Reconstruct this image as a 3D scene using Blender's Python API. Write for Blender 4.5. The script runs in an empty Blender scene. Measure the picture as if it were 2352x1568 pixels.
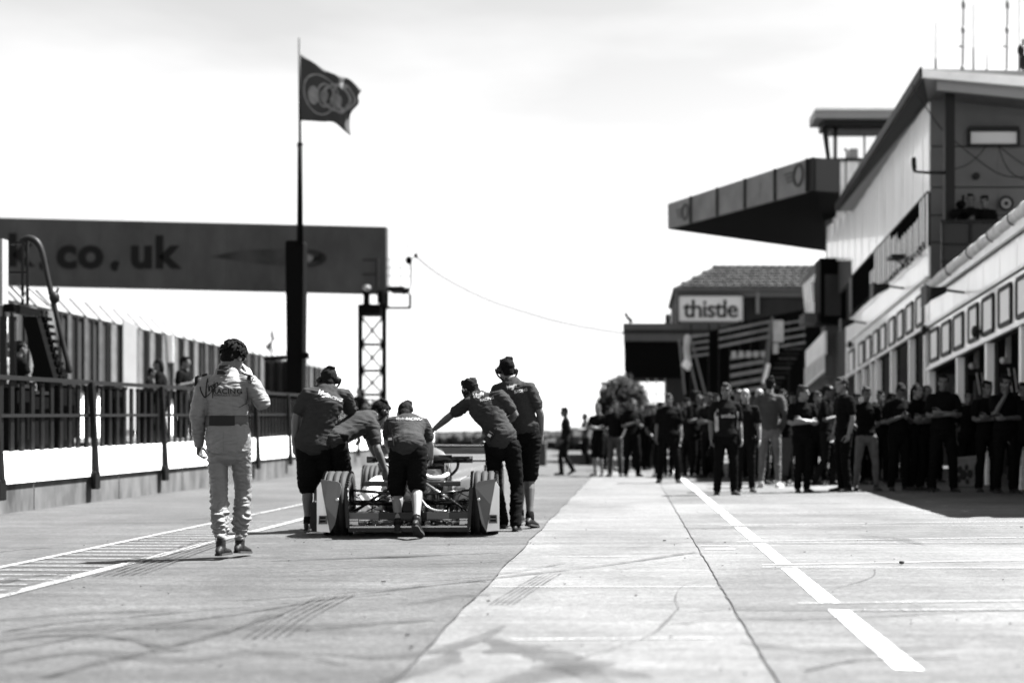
import bpy, bmesh, math, random
from mathutils import Vector, Matrix, noise
from mathutils.bvhtree import BVHTree

scene = bpy.context.scene
col = scene.collection
PI = math.pi
rnd = random.Random(7)

# ------------------------------------------------------------------ camera
F, VX, VY, HC = 3000.0, 1450.0, 1000.0, 1.02      # focal length and vanishing point of the photo (2352 px wide), lens height
cam_d = bpy.data.cameras.new('camera')
cam = bpy.data.objects.new('camera', cam_d)
col.objects.link(cam)
cam.location = (0, 0, HC)
cam.rotation_euler = (PI / 2, 0, 0)               # level, looking down the lane (+Y); the crop is done by lens shift
cam_d.sensor_width = 36
cam_d.lens = F / 2352 * 36
cam_d.shift_x = -(VX - 1176) / 2352
cam_d.shift_y = (VY - 784) / 2352
cam_d.clip_start = 0.1
cam_d.clip_end = 6000
cam_d.dof.use_dof = True
cam_d.dof.focus_distance = 11.4
cam_d.dof.aperture_fstop = 1.0
scene.camera = cam

# ------------------------------------------------------------------ world, sun, exposure
SUN = Vector((1.0, 0.42, 1.8)).normalized()       # towards the sun
elev = math.asin(SUN.z)
azim = math.atan2(SUN.x, SUN.y)
world = bpy.data.worlds.new('World')
scene.world = world
world.use_nodes = True
wn, wl_ = world.node_tree.nodes, world.node_tree.links
wn.clear()
wo = wn.new('ShaderNodeOutputWorld')
bg = wn.new('ShaderNodeBackground')
sky = wn.new('ShaderNodeTexSky')
sky.sky_type = 'NISHITA'
sky.sun_disc = False
sky.sun_elevation = elev
sky.sun_rotation = azim
sky.dust_density = 0.5
sky.air_density = 1.0
bw = wn.new('ShaderNodeRGBToBW')
tc = wn.new('ShaderNodeTexCoord')
mp = wn.new('ShaderNodeMapping'); mp.inputs['Scale'].default_value = (1.2, 1.2, 5.0)
nz = wn.new('ShaderNodeTexNoise'); nz.inputs['Scale'].default_value = 2.2; nz.inputs['Detail'].default_value = 6
mr = wn.new('ShaderNodeMapRange'); mr.inputs['From Min'].default_value = .35; mr.inputs['From Max'].default_value = .7
mr.inputs['To Min'].default_value = .80; mr.inputs['To Max'].default_value = 1.12
mu = wn.new('ShaderNodeMath'); mu.operation = 'MULTIPLY'
wl_.new(sky.outputs[0], bw.inputs[0]); wl_.new(tc.outputs['Generated'], mp.inputs[0]); wl_.new(mp.outputs[0], nz.inputs['Vector'])
wl_.new(nz.outputs['Fac'], mr.inputs['Value']); wl_.new(bw.outputs[0], mu.inputs[0]); wl_.new(mr.outputs[0], mu.inputs[1])
wl_.new(mu.outputs[0], bg.inputs['Color']); wl_.new(bg.outputs[0], wo.inputs[0])
bg.inputs['Strength'].default_value = 0.05
sun_d = bpy.data.lights.new('sun', 'SUN')
sun_d.energy = 5.0
sun_d.angle = math.radians(0.5)
sun = bpy.data.objects.new('sun', sun_d)
sun.rotation_euler = (-SUN).to_track_quat('-Z', 'Y').to_euler()
sun.location = (20, 8, 40)
col.objects.link(sun)
scene.view_settings.view_transform = 'Standard'
scene.view_settings.look = 'None'
scene.view_settings.gamma = 1
scene.view_settings.use_curve_mapping = False
scene.view_settings.exposure = 2.72

# ------------------------------------------------------------------ helpers
def at(x, y, Y):
    """the place Y metres down the lane that stands at photo position x, y"""
    return Vector(((x - VX) * Y / F, Y, HC - (y - VY) * Y / F))
def gr(x, y, z=0.0):
    Y = HC * F / (y - VY)
    return Vector(((x - VX) * Y / F, Y, z))
def V(*a): return Vector(a)
def lerp(a, b, t): return a + (b - a) * t

MATS = {}
def mat(name, v, rough=.8, var=0.0, scale=6.0, bump=0.0, bscale=60.0, metal=0.0, spec=.12, stretch=(1, 1, 1), detail=6.0, coat=0.0, alpha=1.0):
    if name in MATS: return MATS[name]
    m = bpy.data.materials.new(name); m.use_nodes = True
    n, l = m.node_tree.nodes, m.node_tree.links
    b = n['Principled BSDF']
    b.inputs['Roughness'].default_value = rough
    b.inputs['Metallic'].default_value = metal
    b.inputs['Specular IOR Level'].default_value = spec
    b.inputs['Coat Weight'].default_value = coat
    b.inputs['Base Color'].default_value = (v, v, v, 1)
    b.inputs['Alpha'].default_value = alpha
    if var or bump:
        t = n.new('ShaderNodeTexCoord'); mpn = n.new('ShaderNodeMapping'); mpn.inputs['Scale'].default_value = stretch
        l.new(t.outputs['Object'], mpn.inputs[0])
    if var:
        a = n.new('ShaderNodeTexNoise'); a.inputs['Scale'].default_value = scale; a.inputs['Detail'].default_value = detail
        a.inputs['Roughness'].default_value = .65
        r = n.new('ShaderNodeMapRange'); r.inputs['From Min'].default_value = .3; r.inputs['From Max'].default_value = .7
        r.inputs['To Min'].default_value = max(0, v * (1 - var)); r.inputs['To Max'].default_value = v * (1 + var)
        l.new(mpn.outputs[0], a.inputs['Vector']); l.new(a.outputs['Fac'], r.inputs['Value']); l.new(r.outputs[0], b.inputs['Base Color'])
    if bump:
        a = n.new('ShaderNodeTexNoise'); a.inputs['Scale'].default_value = bscale; a.inputs['Detail'].default_value = 4
        bp = n.new('ShaderNodeBump'); bp.inputs['Strength'].default_value = bump; bp.inputs['Distance'].default_value = .01
        l.new(mpn.outputs[0], a.inputs['Vector']); l.new(a.outputs['Fac'], bp.inputs['Height']); l.new(bp.outputs[0], b.inputs['Normal'])
    MATS[name] = m
    return m

def wloc(o):
    p = Vector((0, 0, 0))
    while o is not None:
        p = p + o.location; o = o.parent
    return p

class MB:
    def __init__(s): s.v = []; s.f = []
    def add(s, vs, fs):
        k = len(s.v); s.v += [Vector(p) for p in vs]; s.f += [tuple(i + k for i in f) for f in fs]; return s
    def box(s, c, d, R=None):
        c = Vector(c); h = [x / 2 for x in d]
        vs = [Vector((sx * h[0], sy * h[1], sz * h[2])) for sx in (-1, 1) for sy in (-1, 1) for sz in (-1, 1)]
        if R is not None: vs = [R @ p for p in vs]
        return s.add([c + p for p in vs], [(0, 1, 3, 2), (4, 6, 7, 5), (0, 4, 5, 1), (2, 3, 7, 6), (0, 2, 6, 4), (1, 5, 7, 3)])
    def span(s, a, b):
        a, b = Vector(a), Vector(b)
        return s.box((a + b) / 2, [abs(b[i] - a[i]) for i in range(3)])
    def bar(s, p, q, w, h=None, up=(0, 0, 1)):
        p, q = Vector(p), Vector(q); h = h or w
        t = (q - p); L = t.length; t.normalize()
        u = Vector(up)
        if abs(t.dot(u)) > .95: u = Vector((0, 1, 0))
        sd = t.cross(u).normalized(); u = sd.cross(t)
        R = Matrix((sd, t, u)).transposed()
        return s.box((p + q) / 2, (w, L, h), R)
    def prism(s, pts, ext):
        n = len(pts); e = Vector(ext); pts = [Vector(p) for p in pts]
        fs = [tuple(range(n)), tuple(range(2 * n - 1, n - 1, -1))]
        fs += [(i, i + n, (i + 1) % n + n, (i + 1) % n) for i in range(n)]
        return s.add(pts + [p + e for p in pts], fs)
    def rings(s, rs, closed=True):
        n = len(rs[0]); k = len(s.v)
        for r in rs: s.v += [Vector(p) for p in r]
        for j in range(len(rs) - 1):
            for i in range(n):
                i2 = (i + 1) % n
                s.f.append((k + j * n + i, k + j * n + i2, k + (j + 1) * n + i2, k + (j + 1) * n + i))
        if closed:
            s.f.append(tuple(k + i for i in range(n))[::-1])
            s.f.append(tuple(k + (len(rs) - 1) * n + i for i in range(n)))
        return s
    def loft(s, ell, n=14, dome=True):
        """ell: list of (centre, a vector, b vector)"""
        E = list(ell)
        def sh(e, c, k): return (c, e[1] * k, e[2] * k)
        if dome:
            c0, c1 = E[0][0], E[1][0]; d = (c0 - c1).normalized() * min(E[0][1].length, E[0][2].length)
            a = [sh(E[0], c0 + d * .92, .35), sh(E[0], c0 + d * .6, .78)]
            c0, c1 = E[-1][0], E[-2][0]; d = (c0 - c1).normalized() * min(E[-1][1].length, E[-1][2].length)
            b = [sh(E[-1], c0 + d * .6, .78), sh(E[-1], c0 + d * .92, .35)]
            E = a + E + b
        rs = [[c + a * math.cos(2 * PI * i / n) + b * math.sin(2 * PI * i / n) for i in range(n)] for c, a, b in E]
        return s.rings(rs)
    def tube(s, pts, rad, n=10, dome=True, flat=1.0, side=None, sub=1):
        P = [Vector(p) for p in pts]
        R = list(rad) if hasattr(rad, '__len__') else [rad] * len(P)
        if sub > 1:
            Q, S = [], []
            for i in range(len(P) - 1):
                p0 = P[max(i - 1, 0)]; p1 = P[i]; p2 = P[i + 1]; p3 = P[min(i + 2, len(P) - 1)]
                for k in range(sub):
                    t = k / sub
                    Q.append(0.5 * ((2 * p1) + (p2 - p0) * t + (2 * p0 - 5 * p1 + 4 * p2 - p3) * t * t + (3 * p1 - p0 - 3 * p2 + p3) * t ** 3))
                    S.append(lerp(R[i], R[i + 1], t))
            P = Q + [P[-1]]; R = S + [R[-1]]
        E = []; prev = None
        for i, p in enumerate(P):
            t = (P[min(i + 1, len(P) - 1)] - P[max(i - 1, 0)])
            if t.length < 1e-6: t = Vector((0, 0, 1))
            t.normalize()
            a = Vector(side) if side is not None else (prev if prev is not None else (Vector((1, 0, 0)) if abs(t.x) < .8 else Vector((0, 1, 0))))
            a = (a - t * a.dot(t))
            if a.length < 1e-4: a = t.orthogonal()
            a.normalize(); b = t.cross(a); prev = a
            E.append((p, a * R[i], b * R[i] * flat))
        return s.loft(E, n, dome)
    def ell(s, c, r, R=None, n=12, m=8):
        c = Vector(c); rs = []
        for j in range(1, m):
            ph = PI * j / m
            ring = [Vector((r[0] * math.sin(ph) * math.cos(2 * PI * i / n), r[1] * math.sin(ph) * math.sin(2 * PI * i / n), -r[2] * math.cos(ph))) for i in range(n)]
            if R is not None: ring = [R @ p for p in ring]
            rs.append([c + p for p in ring])
        return s.rings(rs)
    def cyl(s, p, q, r, r2=None, n=14):
        return s.tube([p, q], [r, r if r2 is None else r2], n, dome=False)
    def torus(s, c, axis, R, r, n=24, m=8, a0=0, a1=2 * PI, ref=None):
        ax = Vector(axis).normalized(); u = Vector(ref) if ref is not None else ax.orthogonal(); u = (u - ax * u.dot(ax)).normalized(); w = ax.cross(u)
        full = abs(a1 - a0 - 2 * PI) < 1e-6
        pts = [Vector(c) + (u * math.cos(a0 + (a1 - a0) * i / n) + w * math.sin(a0 + (a1 - a0) * i / n)) * R for i in range(n + 1)]
        return s.tube(pts, r, m, dome=False)
    def mesh(s, name, origin=None):
        me = bpy.data.meshes.new(name)
        o = origin or Vector((0, 0, 0))
        me.from_pydata([tuple(p - o) for p in s.v], [], s.f)
        me.update()
        bm = bmesh.new(); bm.from_mesh(me); bmesh.ops.recalc_face_normals(bm, faces=bm.faces); bm.to_mesh(me); bm.free()
        return me
    def build(s, name, m, parent=None, smooth=False, local=False, bevel=0.0, kind=None):
        me = s.mesh(name, None if (local or parent is None) else wloc(parent))
        if m: me.materials.append(m)
        if smooth:
            for p in me.polygons: p.use_smooth = True
        o = bpy.data.objects.new(name, me); col.objects.link(o)
        if parent is not None: o.parent = parent
        if bevel:
            b = o.modifiers.new('bevel', 'BEVEL'); b.width = bevel; b.segments = 2; b.limit_method = 'ANGLE'
        if kind: o['kind'] = kind
        return o

def tag(o, label=None, cat=None, group=None, kind=None):
    if label: o['label'] = label
    if cat: o['category'] = cat
    if group: o['group'] = group
    if kind: o['kind'] = kind
    return o
def thing(name, loc, label, cat, group=None, rz=0.0):
    o = bpy.data.objects.new(name, None); col.objects.link(o)
    o.location = loc; o.rotation_euler = (0, 0, rz); o.empty_display_size = .2
    return tag(o, label, cat, group)
def inst(me, name, parent, loc, m=None):
    o = bpy.data.objects.new(name, me); col.objects.link(o); o.parent = parent; o.location = Vector(loc) - wloc(parent)
    return o
def sheet(name, pts, z, m, parent=None, kind=None):
    return MB().add([(p[0], p[1], z) for p in pts], [tuple(range(len(pts)))]).build(name, m, parent, kind=kind)

# lettering is made from text curves, evaluated together at the end and bent onto the surface it is printed on
TEXTS = []
def lettering(body, size, place, m, parent, shear=0.0, offset=0.0, name='lettering', space=1.0, depth=0.0, label=None):
    c = bpy.data.curves.new('text', 'FONT'); c.body = body; c.size = size; c.shear = shear; c.offset = offset
    c.space_character = space; c.resolution_u = 3; c.extrude = depth; c.align_x = 'CENTER'; c.align_y = 'CENTER'
    o = bpy.data.objects.new('text', c); col.objects.link(o)
    TEXTS.append((o, place, m, parent, name, label))
BAKE = []
def soft(o, voxel, it=4, disp=0.0, dscale=.12, fac=.5):
    r = o.modifiers.new('r', 'REMESH'); r.mode = 'VOXEL'; r.voxel_size = voxel; r.use_smooth_shade = True
    if it:
        s = o.modifiers.new('s', 'SMOOTH'); s.iterations = it; s.factor = fac
    BAKE.append((o, disp, dscale))
    return o

# ------------------------------------------------------------------ materials of the ground
def ground_mat(name, v, streak=.25, patch=.2, speck=.25, spread=1.0):
    m = bpy.data.materials.new(name); m.use_nodes = True
    n, l = m.node_tree.nodes, m.node_tree.links
    b = n['Principled BSDF']; b.inputs['Roughness'].default_value = .85; b.inputs['Specular IOR Level'].default_value = .3
    t = n.new('ShaderNodeTexCoord')
    def nz(scale, st, det, lo, hi, a, c, rough=.6, warp=0):
        mpn = n.new('ShaderNodeMapping'); mpn.inputs['Scale'].default_value = st
        x = n.new('ShaderNodeTexNoise'); x.inputs['Scale'].default_value = scale; x.inputs['Detail'].default_value = det
        x.inputs['Roughness'].default_value = rough; x.inputs['Distortion'].default_value = warp
        r = n.new('ShaderNodeMapRange'); r.inputs['From Min'].default_value = lo; r.inputs['From Max'].default_value = hi
        r.inputs['To Min'].default_value = a; r.inputs['To Max'].default_value = c
        l.new(t.outputs['Object'], mpn.inputs[0]); l.new(mpn.outputs[0], x.inputs['Vector']); l.new(x.outputs['Fac'], r.inputs['Value'])
        return r.outputs[0]
    def mul(p, q):
        x = n.new('ShaderNodeMath'); x.operation = 'MULTIPLY'; l.new(p, x.inputs[0])
        if isinstance(q, float): x.inputs[1].default_value = q
        else: l.new(q, x.inputs[1])
        return x.outputs[0]
    o = nz(.55 * spread, (1, .8, 1), 7, .35, .65, 1 - patch, 1 + patch * .6, .6, .8)          # large patches
    o = mul(o, nz(1.1, (.35, 3.2, 1), 8, .35, .65, 1 - streak, 1 + streak * .6, .7, .3))       # brushing across the lane
    o = mul(o, nz(60, (1, 1, 1), 5, .35, .65, 1 - speck, 1 + speck, .8))                      # stone grain
    o = mul(o, nz(9, (.5, 2.4, 1), 4, .66, .74, 1.0, 1 - streak, .6))                         # small dark stains
    o = mul(o, nz(26, (.7, 1.2, 1), 3, .34, .66, 1 - speck * .55, 1 + speck * .5, .8))         # aggregate
    o = mul(o, nz(9, (.12, 2.6, 1), 5, .62, .70, 1.0, 1 - streak * .9, .7))                     # long thin scuffs across the lane
    o = mul(o, nz(14, (.45, 1.6, 1), 6, .3, .7, 1 - speck * .6, 1 + speck * .5, .75))         # coarse grain
    o = mul(o, nz(4, (.25, 3, 1), 8, .60, .68, 1.0, 1 - streak * 1.1, .7))                    # short scuffs
    o = mul(o, v)
    l.new(o, b.inputs['Base Color'])
    a = n.new('ShaderNodeTexNoise'); a.inputs['Scale'].default_value = 90; a.inputs['Detail'].default_value = 5
    bp = n.new('ShaderNodeBump'); bp.inputs['Strength'].default_value = .55; bp.inputs['Distance'].default_value = .006
    l.new(t.outputs['Object'], a.inputs['Vector']); l.new(a.outputs['Fac'], bp.inputs['Height']); l.new(bp.outputs[0], b.inputs['Normal'])
    return m

def worn(name, v, cover, scale=(30, 30, 1), soft_=.06, nscale=1.0, amax=1.0):
    """paint or rubber worn through in spots so that what lies below shows"""
    m = bpy.data.materials.new(name); m.use_nodes = True
    n, l = m.node_tree.nodes, m.node_tree.links
    b = n['Principled BSDF']; b.inputs['Roughness'].default_value = .75; b.inputs['Base Color'].default_value = (v, v, v, 1)
    t = n.new('ShaderNodeTexCoord'); mpn = n.new('ShaderNodeMapping'); mpn.inputs['Scale'].default_value = scale
    x = n.new('ShaderNodeTexNoise'); x.inputs['Scale'].default_value = nscale; x.inputs['Detail'].default_value = 6; x.inputs['Roughness'].default_value = .7
    r = n.new('ShaderNodeMapRange'); r.inputs['From Min'].default_value = 1 - cover - soft_; r.inputs['From Max'].default_value = 1 - cover + soft_; r.inputs['To Max'].default_value = amax
    l.new(t.outputs['Object'], mpn.inputs[0]); l.new(mpn.outputs[0], x.inputs['Vector']); l.new(x.outputs['Fac'], r.inputs['Value'])
    l.new(r.outputs[0], b.inputs['Alpha'])
    return m

M_ground = ground_mat('ground grey', .078, .12, .15, .1)
M_asph = ground_mat('worn asphalt', .040, .34, .28, .6)
M_conc = ground_mat('pale concrete', .076, .26, .24, .4)
M_conc2 = ground_mat('grey concrete', .062, .3, .28, .5)
M_line = worn('white road paint', .5, .57, soft_=.09)
M_lineworn = worn('worn white paint', .22, .50, soft_=.12)
M_faint = worn('faint white paint', .22, .47, soft_=.14)
M_tyre = worn('tyre rubber mark', .018, .47, (9, 2.5, 1), .22)
M_tyre2 = worn('faint rubber mark', .018, .50, (5, 4, 1), .25, amax=.9)
M_hatch = worn('hatch paint', .16, .56, soft_=.1)
M_smudge = worn('rubber smudge', .015, .53, (2.2, 1.6, 1), .22, amax=.55)
M_crack = worn('dark joint line', .008, .62, (9, 9, 1), .03)  # dark tone of the slab joints and cracks, broken up by noise

EX = -.98
def edge_x(y): return EX + .012 * math.sin(y * 2.3) + .02 * noise.noise(Vector((y * 1.7, 3, 0)))
tag(sheet('ground', [(-900, -60), (900, -60), (900, 2500), (-900, 2500)], 0, M_ground), kind='structure')
ys = [-3 + i * .25 for i in range(0, 190)] + [45 + i * 3 for i in range(0, 40)]
bm_ = MB()
k = 0
for i, y in enumerate(ys):
    x = edge_x(y); bm_.v += [V(-16.5, y, .004), V(x, y, .004)]
    if i: bm_.f.append((2 * i - 2, 2 * i - 1, 2 * i + 1, 2 * i))
tag(bm_.build('pit_lane', M_asph), kind='structure')
bm_ = MB()
for i, y in enumerate(ys):
    x = edge_x(y); bm_.v += [V(x + .012, y, .008), V(.595, y, .008)]
    if i: bm_.f.append((2 * i - 2, 2 * i - 1, 2 * i + 1, 2 * i))
apron = tag(bm_.build('concrete_apron', M_conc), kind='structure')
# the slabs between the crack and the garages, laid bay by bay
slab_y = [-3.0, 5.2, 7.56, 9.94, 12.2, 14.3, 16.9, 19.4, 21.9, 24.4, 26.9, 29.4, 31.9, 34.4, 37, 40, 44, 50, 60, 80, 162]
for i in range(len(slab_y) - 1):
    a, b = slab_y[i], slab_y[i + 1]
    m = [M_conc2, M_conc][(i * 7 % 3) == 0]
    o = sheet('slab', [(.605, a + .006), (14.5, a + .006), (14.5, b - .006), (.605, b - .006)], .0075 + .0004 * (i % 3), m, apron)

def ribbon(mb, pts, w, z):
    pts = [Vector(p) for p in pts]
    n = len(pts); k = len(mb.v)
    for i, p in enumerate(pts):
        t = (pts[min(i + 1, n - 1)] - pts[max(i - 1, 0)]).normalized(); sd = Vector((t.y, -t.x, 0))
        ww = w[i] if hasattr(w, '__len__') else w
        mb.v += [Vector((p.x, p.y, z)) + sd * ww / 2, Vector((p.x, p.y, z)) - sd * ww / 2]
        if i: mb.f.append((k + 2 * i - 2, k + 2 * i - 1, k + 2 * i + 1, k + 2 * i))
    return mb
def poly(pts, n=6):
    P = [Vector(p).to_3d() for p in pts]; out = []
    for i in range(len(P) - 1):
        p0 = P[max(i - 1, 0)]; p1 = P[i]; p2 = P[i + 1]; p3 = P[min(i + 2, len(P) - 1)]
        for k in range(n):
            t = k / n
            out.append(0.5 * ((2 * p1) + (p2 - p0) * t + (2 * p0 - 5 * p1 + 4 * p2 - p3) * t * t + (3 * p1 - p0 - 3 * p2 + p3) * t ** 3))
    return out + [P[-1]]
LN = .013
lane_paint = []
# the broken white line in front of the garages
dashes = [(5.65, 7.58), (7.92, 9.95), (10.3, 12.2), (12.52, 14.4), (14.7, 16.7), (16.95, 18.9), (19.15, 21.3), (21.5, 23.8), (24.0, 26.2), (26.4, 28.6), (28.8, 31.2), (31.5, 34.3), (34.6, 38.2), (38.5, 44)]
bm_ = MB()
for a, b in dashes:
    bm_.add([(1.14, a, LN), (1.26, a - .03, LN), (1.26, b - .02, LN), (1.14, b, LN)], [(0, 1, 2, 3)])
tag(bm_.build('garage_line', M_line), kind='structure')
bm_ = MB()
ribbon(bm_, [(-3.98, y, 0) for y in range(2, 60, 2)], .11, LN)
ribbon(bm_, [(-4.84, y, 0) for y in range(2, 60, 2)], .08, LN)
tag(bm_.build('lane_lines', M_lineworn), kind='structure')
bm_ = MB()
y = 7.6
while y < 15.5:
    ribbon(bm_, [(-4.8, y + .02, 0), (-4.03, y - .01, 0)], .03, LN + .004); y += .31
tag(bm_.build('hatched_box', M_hatch), kind='structure')
bm_ = MB()
for (x0, y0, x1, y1, w) in [(1.0, 7.84, 9, 8.6, .035), (1.25, 7.52, 9, 7.86, .04), (1.02, 10.18, 12, 12.2, .05), (1.0, 9.98, 12, 9.6, .03), (1.0, 12.42, 13, 14.6, .05), (1.0, 12.3, 13, 12.3, .03),
                            (1.0, 14.66, 13, 17, .05), (1.0, 14.5, 13, 14.7, .03), (1.0, 16.9, 13, 19.5, .05), (1.1, 16.7, 13, 17.0, .03), (1.0, 19.2, 13, 22.5, .05), (1.0, 21.5, 13, 25, .05)]:
    ribbon(bm_, [(x0, y0, 0), ((x0 + x1) / 2, (y0 + y1) / 2, 0), (x1, y1, 0)], w, LN + .004 if w > .03 else LN + .008)
tag(bm_.build('garage_box_lines', M_faint), kind='structure')
bm_ = MB()
for (x0, y0, x1, y1, w) in [(-.93, 8.73, .56, 8.73, .04), (-.6, 6.47, .45, 6.52, .03), (-.75, 10.95, .0, 10.9, .03), (.64, 12.0, .9, 12.0, .09), (.66, 11.65, .92, 11.6, .16)]:
    ribbon(bm_, [(x0, y0, 0), (x1, y1, 0)], w, LN)
tag(bm_.build('paint_marks', M_lineworn), kind='structure')
# joints and cracks
bm_ = MB()
pts = []
for i in range(0, 150):
    y = 4.2 + i * .12
    pts.append((.60 + .012 * noise.noise(Vector((y * 2.1, 0, 0))) + .008 * noise.noise(Vector((y * 9, 5, 0))), y, 0))
ribbon(bm_, pts, [.004 + .010 * max(0, noise.noise(Vector((i * .7, 9, 0))) + .3) for i in range(len(pts))], .0165)
pts = []
for i in range(0, 260):
    y = 3.6 + i * .13
    pts.append((edge_x(y) + .006 + .006 * noise.noise(Vector((y * 11, 5, 0))), y, 0))
ribbon(bm_, pts, [.005 + .012 * max(0, noise.noise(Vector((i * .5, 2, 0))) + .2) for i in range(len(pts))], .0165)
for y in (7.56, 9.94, 12.2, 14.3):
    ribbon(bm_, [(.6 + .14 * i, y + .012 * noise.noise(Vector((i * .8, y, 0))), 0) for i in range(0, 8)], .011, .0165)
tag(bm_.build('joints', M_crack), kind='structure')
# tyre marks
bm_ = MB()
base = poly([gr(215, 1326), gr(300, 1297), gr(370, 1272), gr(470, 1240)])
for k in range(6):
    ribbon(bm_, [p + V(.06 * k, .02 * k, 0) for p in base], .03, .017)
base = poly([gr(560, 1470), gr(640, 1418), gr(740, 1370)])
for k in range(5):
    ribbon(bm_, [p + V(.05 * k, .01 * k, 0) for p in base], .02, .017)
base = poly([gr(1125, 1392), gr(1200, 1345), gr(1245, 1320)])
for k in range(5):
    ribbon(bm_, [p + V(.035 * k, .0, 0) for p in base], .014, .017)
base = poly([gr(1990, 1240), gr(2060, 1245), gr(2130, 1254)])
for k in range(6):
    ribbon(bm_, [p + V(0, .12 * k, 0) for p in base], .03, .017)
base = poly([gr(845, 1282), gr(880, 1281), gr(905, 1279)], 3)
for k in range(5): ribbon(bm_, [p + V(.05 * k, 0, 0) for p in base], .025, .017)
tag(bm_.build('tyre_marks', M_tyre), kind='structure')
bm_ = MB()
for pts, w in [([(0, 1500), (300, 1445), (560, 1410), (800, 1370), (1000, 1345), (1140, 1330), (1400, 1300), (1600, 1270)], .07),
               ([(0, 1340), (90, 1322), (170, 1318)], .2), ([(560, 1380), (800, 1362), (1050, 1340), (1120, 1336)], .05), ([(0, 1368), (80, 1345), (160, 1330)], .1),
               ([(0, 1455), (120, 1435), (260, 1422), (500, 1400), (900, 1365)], .05), ([(100, 1560), (250, 1520), (420, 1480), (560, 1440), (640, 1410)], .09),
               ([(0, 1475), (140, 1460), (300, 1470), (400, 1500)], .12),
               ([(900, 1340), (1120, 1325), (1300, 1296)], .03), ([(430, 1196), (520, 1186), (600, 1180)], .08),
               ([(0, 1268), (60, 1262), (120, 1258)], .08), ([(700, 1312), (900, 1300), (1180, 1290)], .03),
               ([(1560, 1405), (1552, 1375), (1568, 1350), (1600, 1340)], .012), ([(1570, 1410), (1640, 1405), (1740, 1400)], .03),
               ([(1320, 1520), (1420, 1490), (1500, 1460), (1560, 1400)], .02), ([(1500, 1440), (1640, 1430), (1800, 1425)], .03),
               ([(1850, 1545), (1980, 1520), (2200, 1515)], .06), ([(1900, 1360), (2000, 1330), (2010, 1310)], .02),
               ([(1440, 1262), (1560, 1250), (1640, 1246)], .03), ([(1400, 1315), (1500, 1300), (1600, 1287)], .02), ([(1720, 1425), (1900, 1424), (2352, 1402)], .05)]:
    P_ = poly([gr(*p) for p in pts]); ribbon(bm_, P_, [w * (.35 + 1.1 * abs(noise.noise(Vector((i_ * .31, w * 50, pts[0][0]))) + .3)) for i_ in range(len(P_))], .0175)
tag(bm_.build('rubber_smears', M_tyre2), kind='structure')
bm_ = MB()
for j_, (pts, w) in enumerate([([(700, 1500), (860, 1512), (1000, 1500), (1100, 1470), (1160, 1440)], .16), ([(1120, 1470), (1180, 1492), (1270, 1510), (1330, 1540), (1420, 1600)], .32), ([(0, 1530), (200, 1500), (420, 1520), (600, 1500), (800, 1530)], .2), ([(940, 1390), (1060, 1370), (1130, 1372)], .2),
               ([(0, 1425), (200, 1410), (420, 1404)], .2), ([(800, 1600), (1000, 1530), (1050, 1500)], .2), ([(1100, 1600), (1300, 1545), (1500, 1560)], .3), ([(0, 1460), (300, 1440), (700, 1442), (1000, 1425)], .3), ([(600, 1290), (900, 1280), (1150, 1270)], .2), ([(1700, 1480), (1900, 1500), (2200, 1490)], .25)]):
    P_ = poly([gr(*p) for p in pts], 10); ribbon(bm_, P_, [w * (.5 + .9 * abs(noise.noise(Vector((i_ * .23, w * 50, pts[0][0]))) + .3)) * min(1, .15 + 3 * min(i_, len(P_) - 1 - i_) / len(P_)) for i_ in range(len(P_))], .0145 + .0002 * j_)
tag(bm_.build('rubber_smudges', M_smudge), kind='structure')
# grit and small bits of rubber on the concrete
bm_ = MB()
for i in range(420):
    y = 5 + 22 * rnd.random() ** 1.6; x = rnd.uniform(-5.5, 6.5); r = rnd.uniform(.002, .007) * (1.8 if rnd.random() < .06 else 1)
    bm_.ell((x, y, .012 + r * .5), (r * rnd.uniform(.8, 2), r, r * .7), n=5, m=3)
for p in [gr(1678 + 1384, 1300)]: pass
tag(bm_.build('grit', mat('grit', .03)), 'loose grit and crumbs of tyre rubber lying on the lane', 'grit', kind='stuff')
p = gr(3487 / 1.6837, 1298); o = MB().ell((p.x, p.y, .025), (.022, .018, .014), n=8, m=5).build('rubber_lump', mat('grit', .03), smooth=True)
tag(o, 'small black lump of tyre rubber on the concrete right of the broken white line', 'debris')

# low land and hedges at the end of the lane
M_hedge = mat('hedge', .02, var=.5, scale=3)
hb = MB()
r2 = random.Random(3)
for (xa, xb, Y, top) in [(985, 1120, 120, 985), (1215, 1420, 130, 982), (1240, 1400, 95, 1000), (300, 1500, 400, 994), (1300, 1600, 90, 975)]:
    for i in range(int((xb - xa) * .5) + 10):
        x = r2.uniform(xa, xb); p = at(x, 0, Y); h = (HC + (VY - top) * Y / F) * r2.uniform(.6, 1.0) if top < 1000 else HC * r2.uniform(.5, .9)
        hb.ell((p.x, Y + r2.uniform(-2, 2), h * .5), (Y * .006 * r2.uniform(.6, 1.4), 1.2, h * .5), n=7, m=5)
tag(hb.build('hedge', M_hedge), 'dark low hedge and scrub along the far end of the pit lane', 'hedge', kind='stuff')

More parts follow.
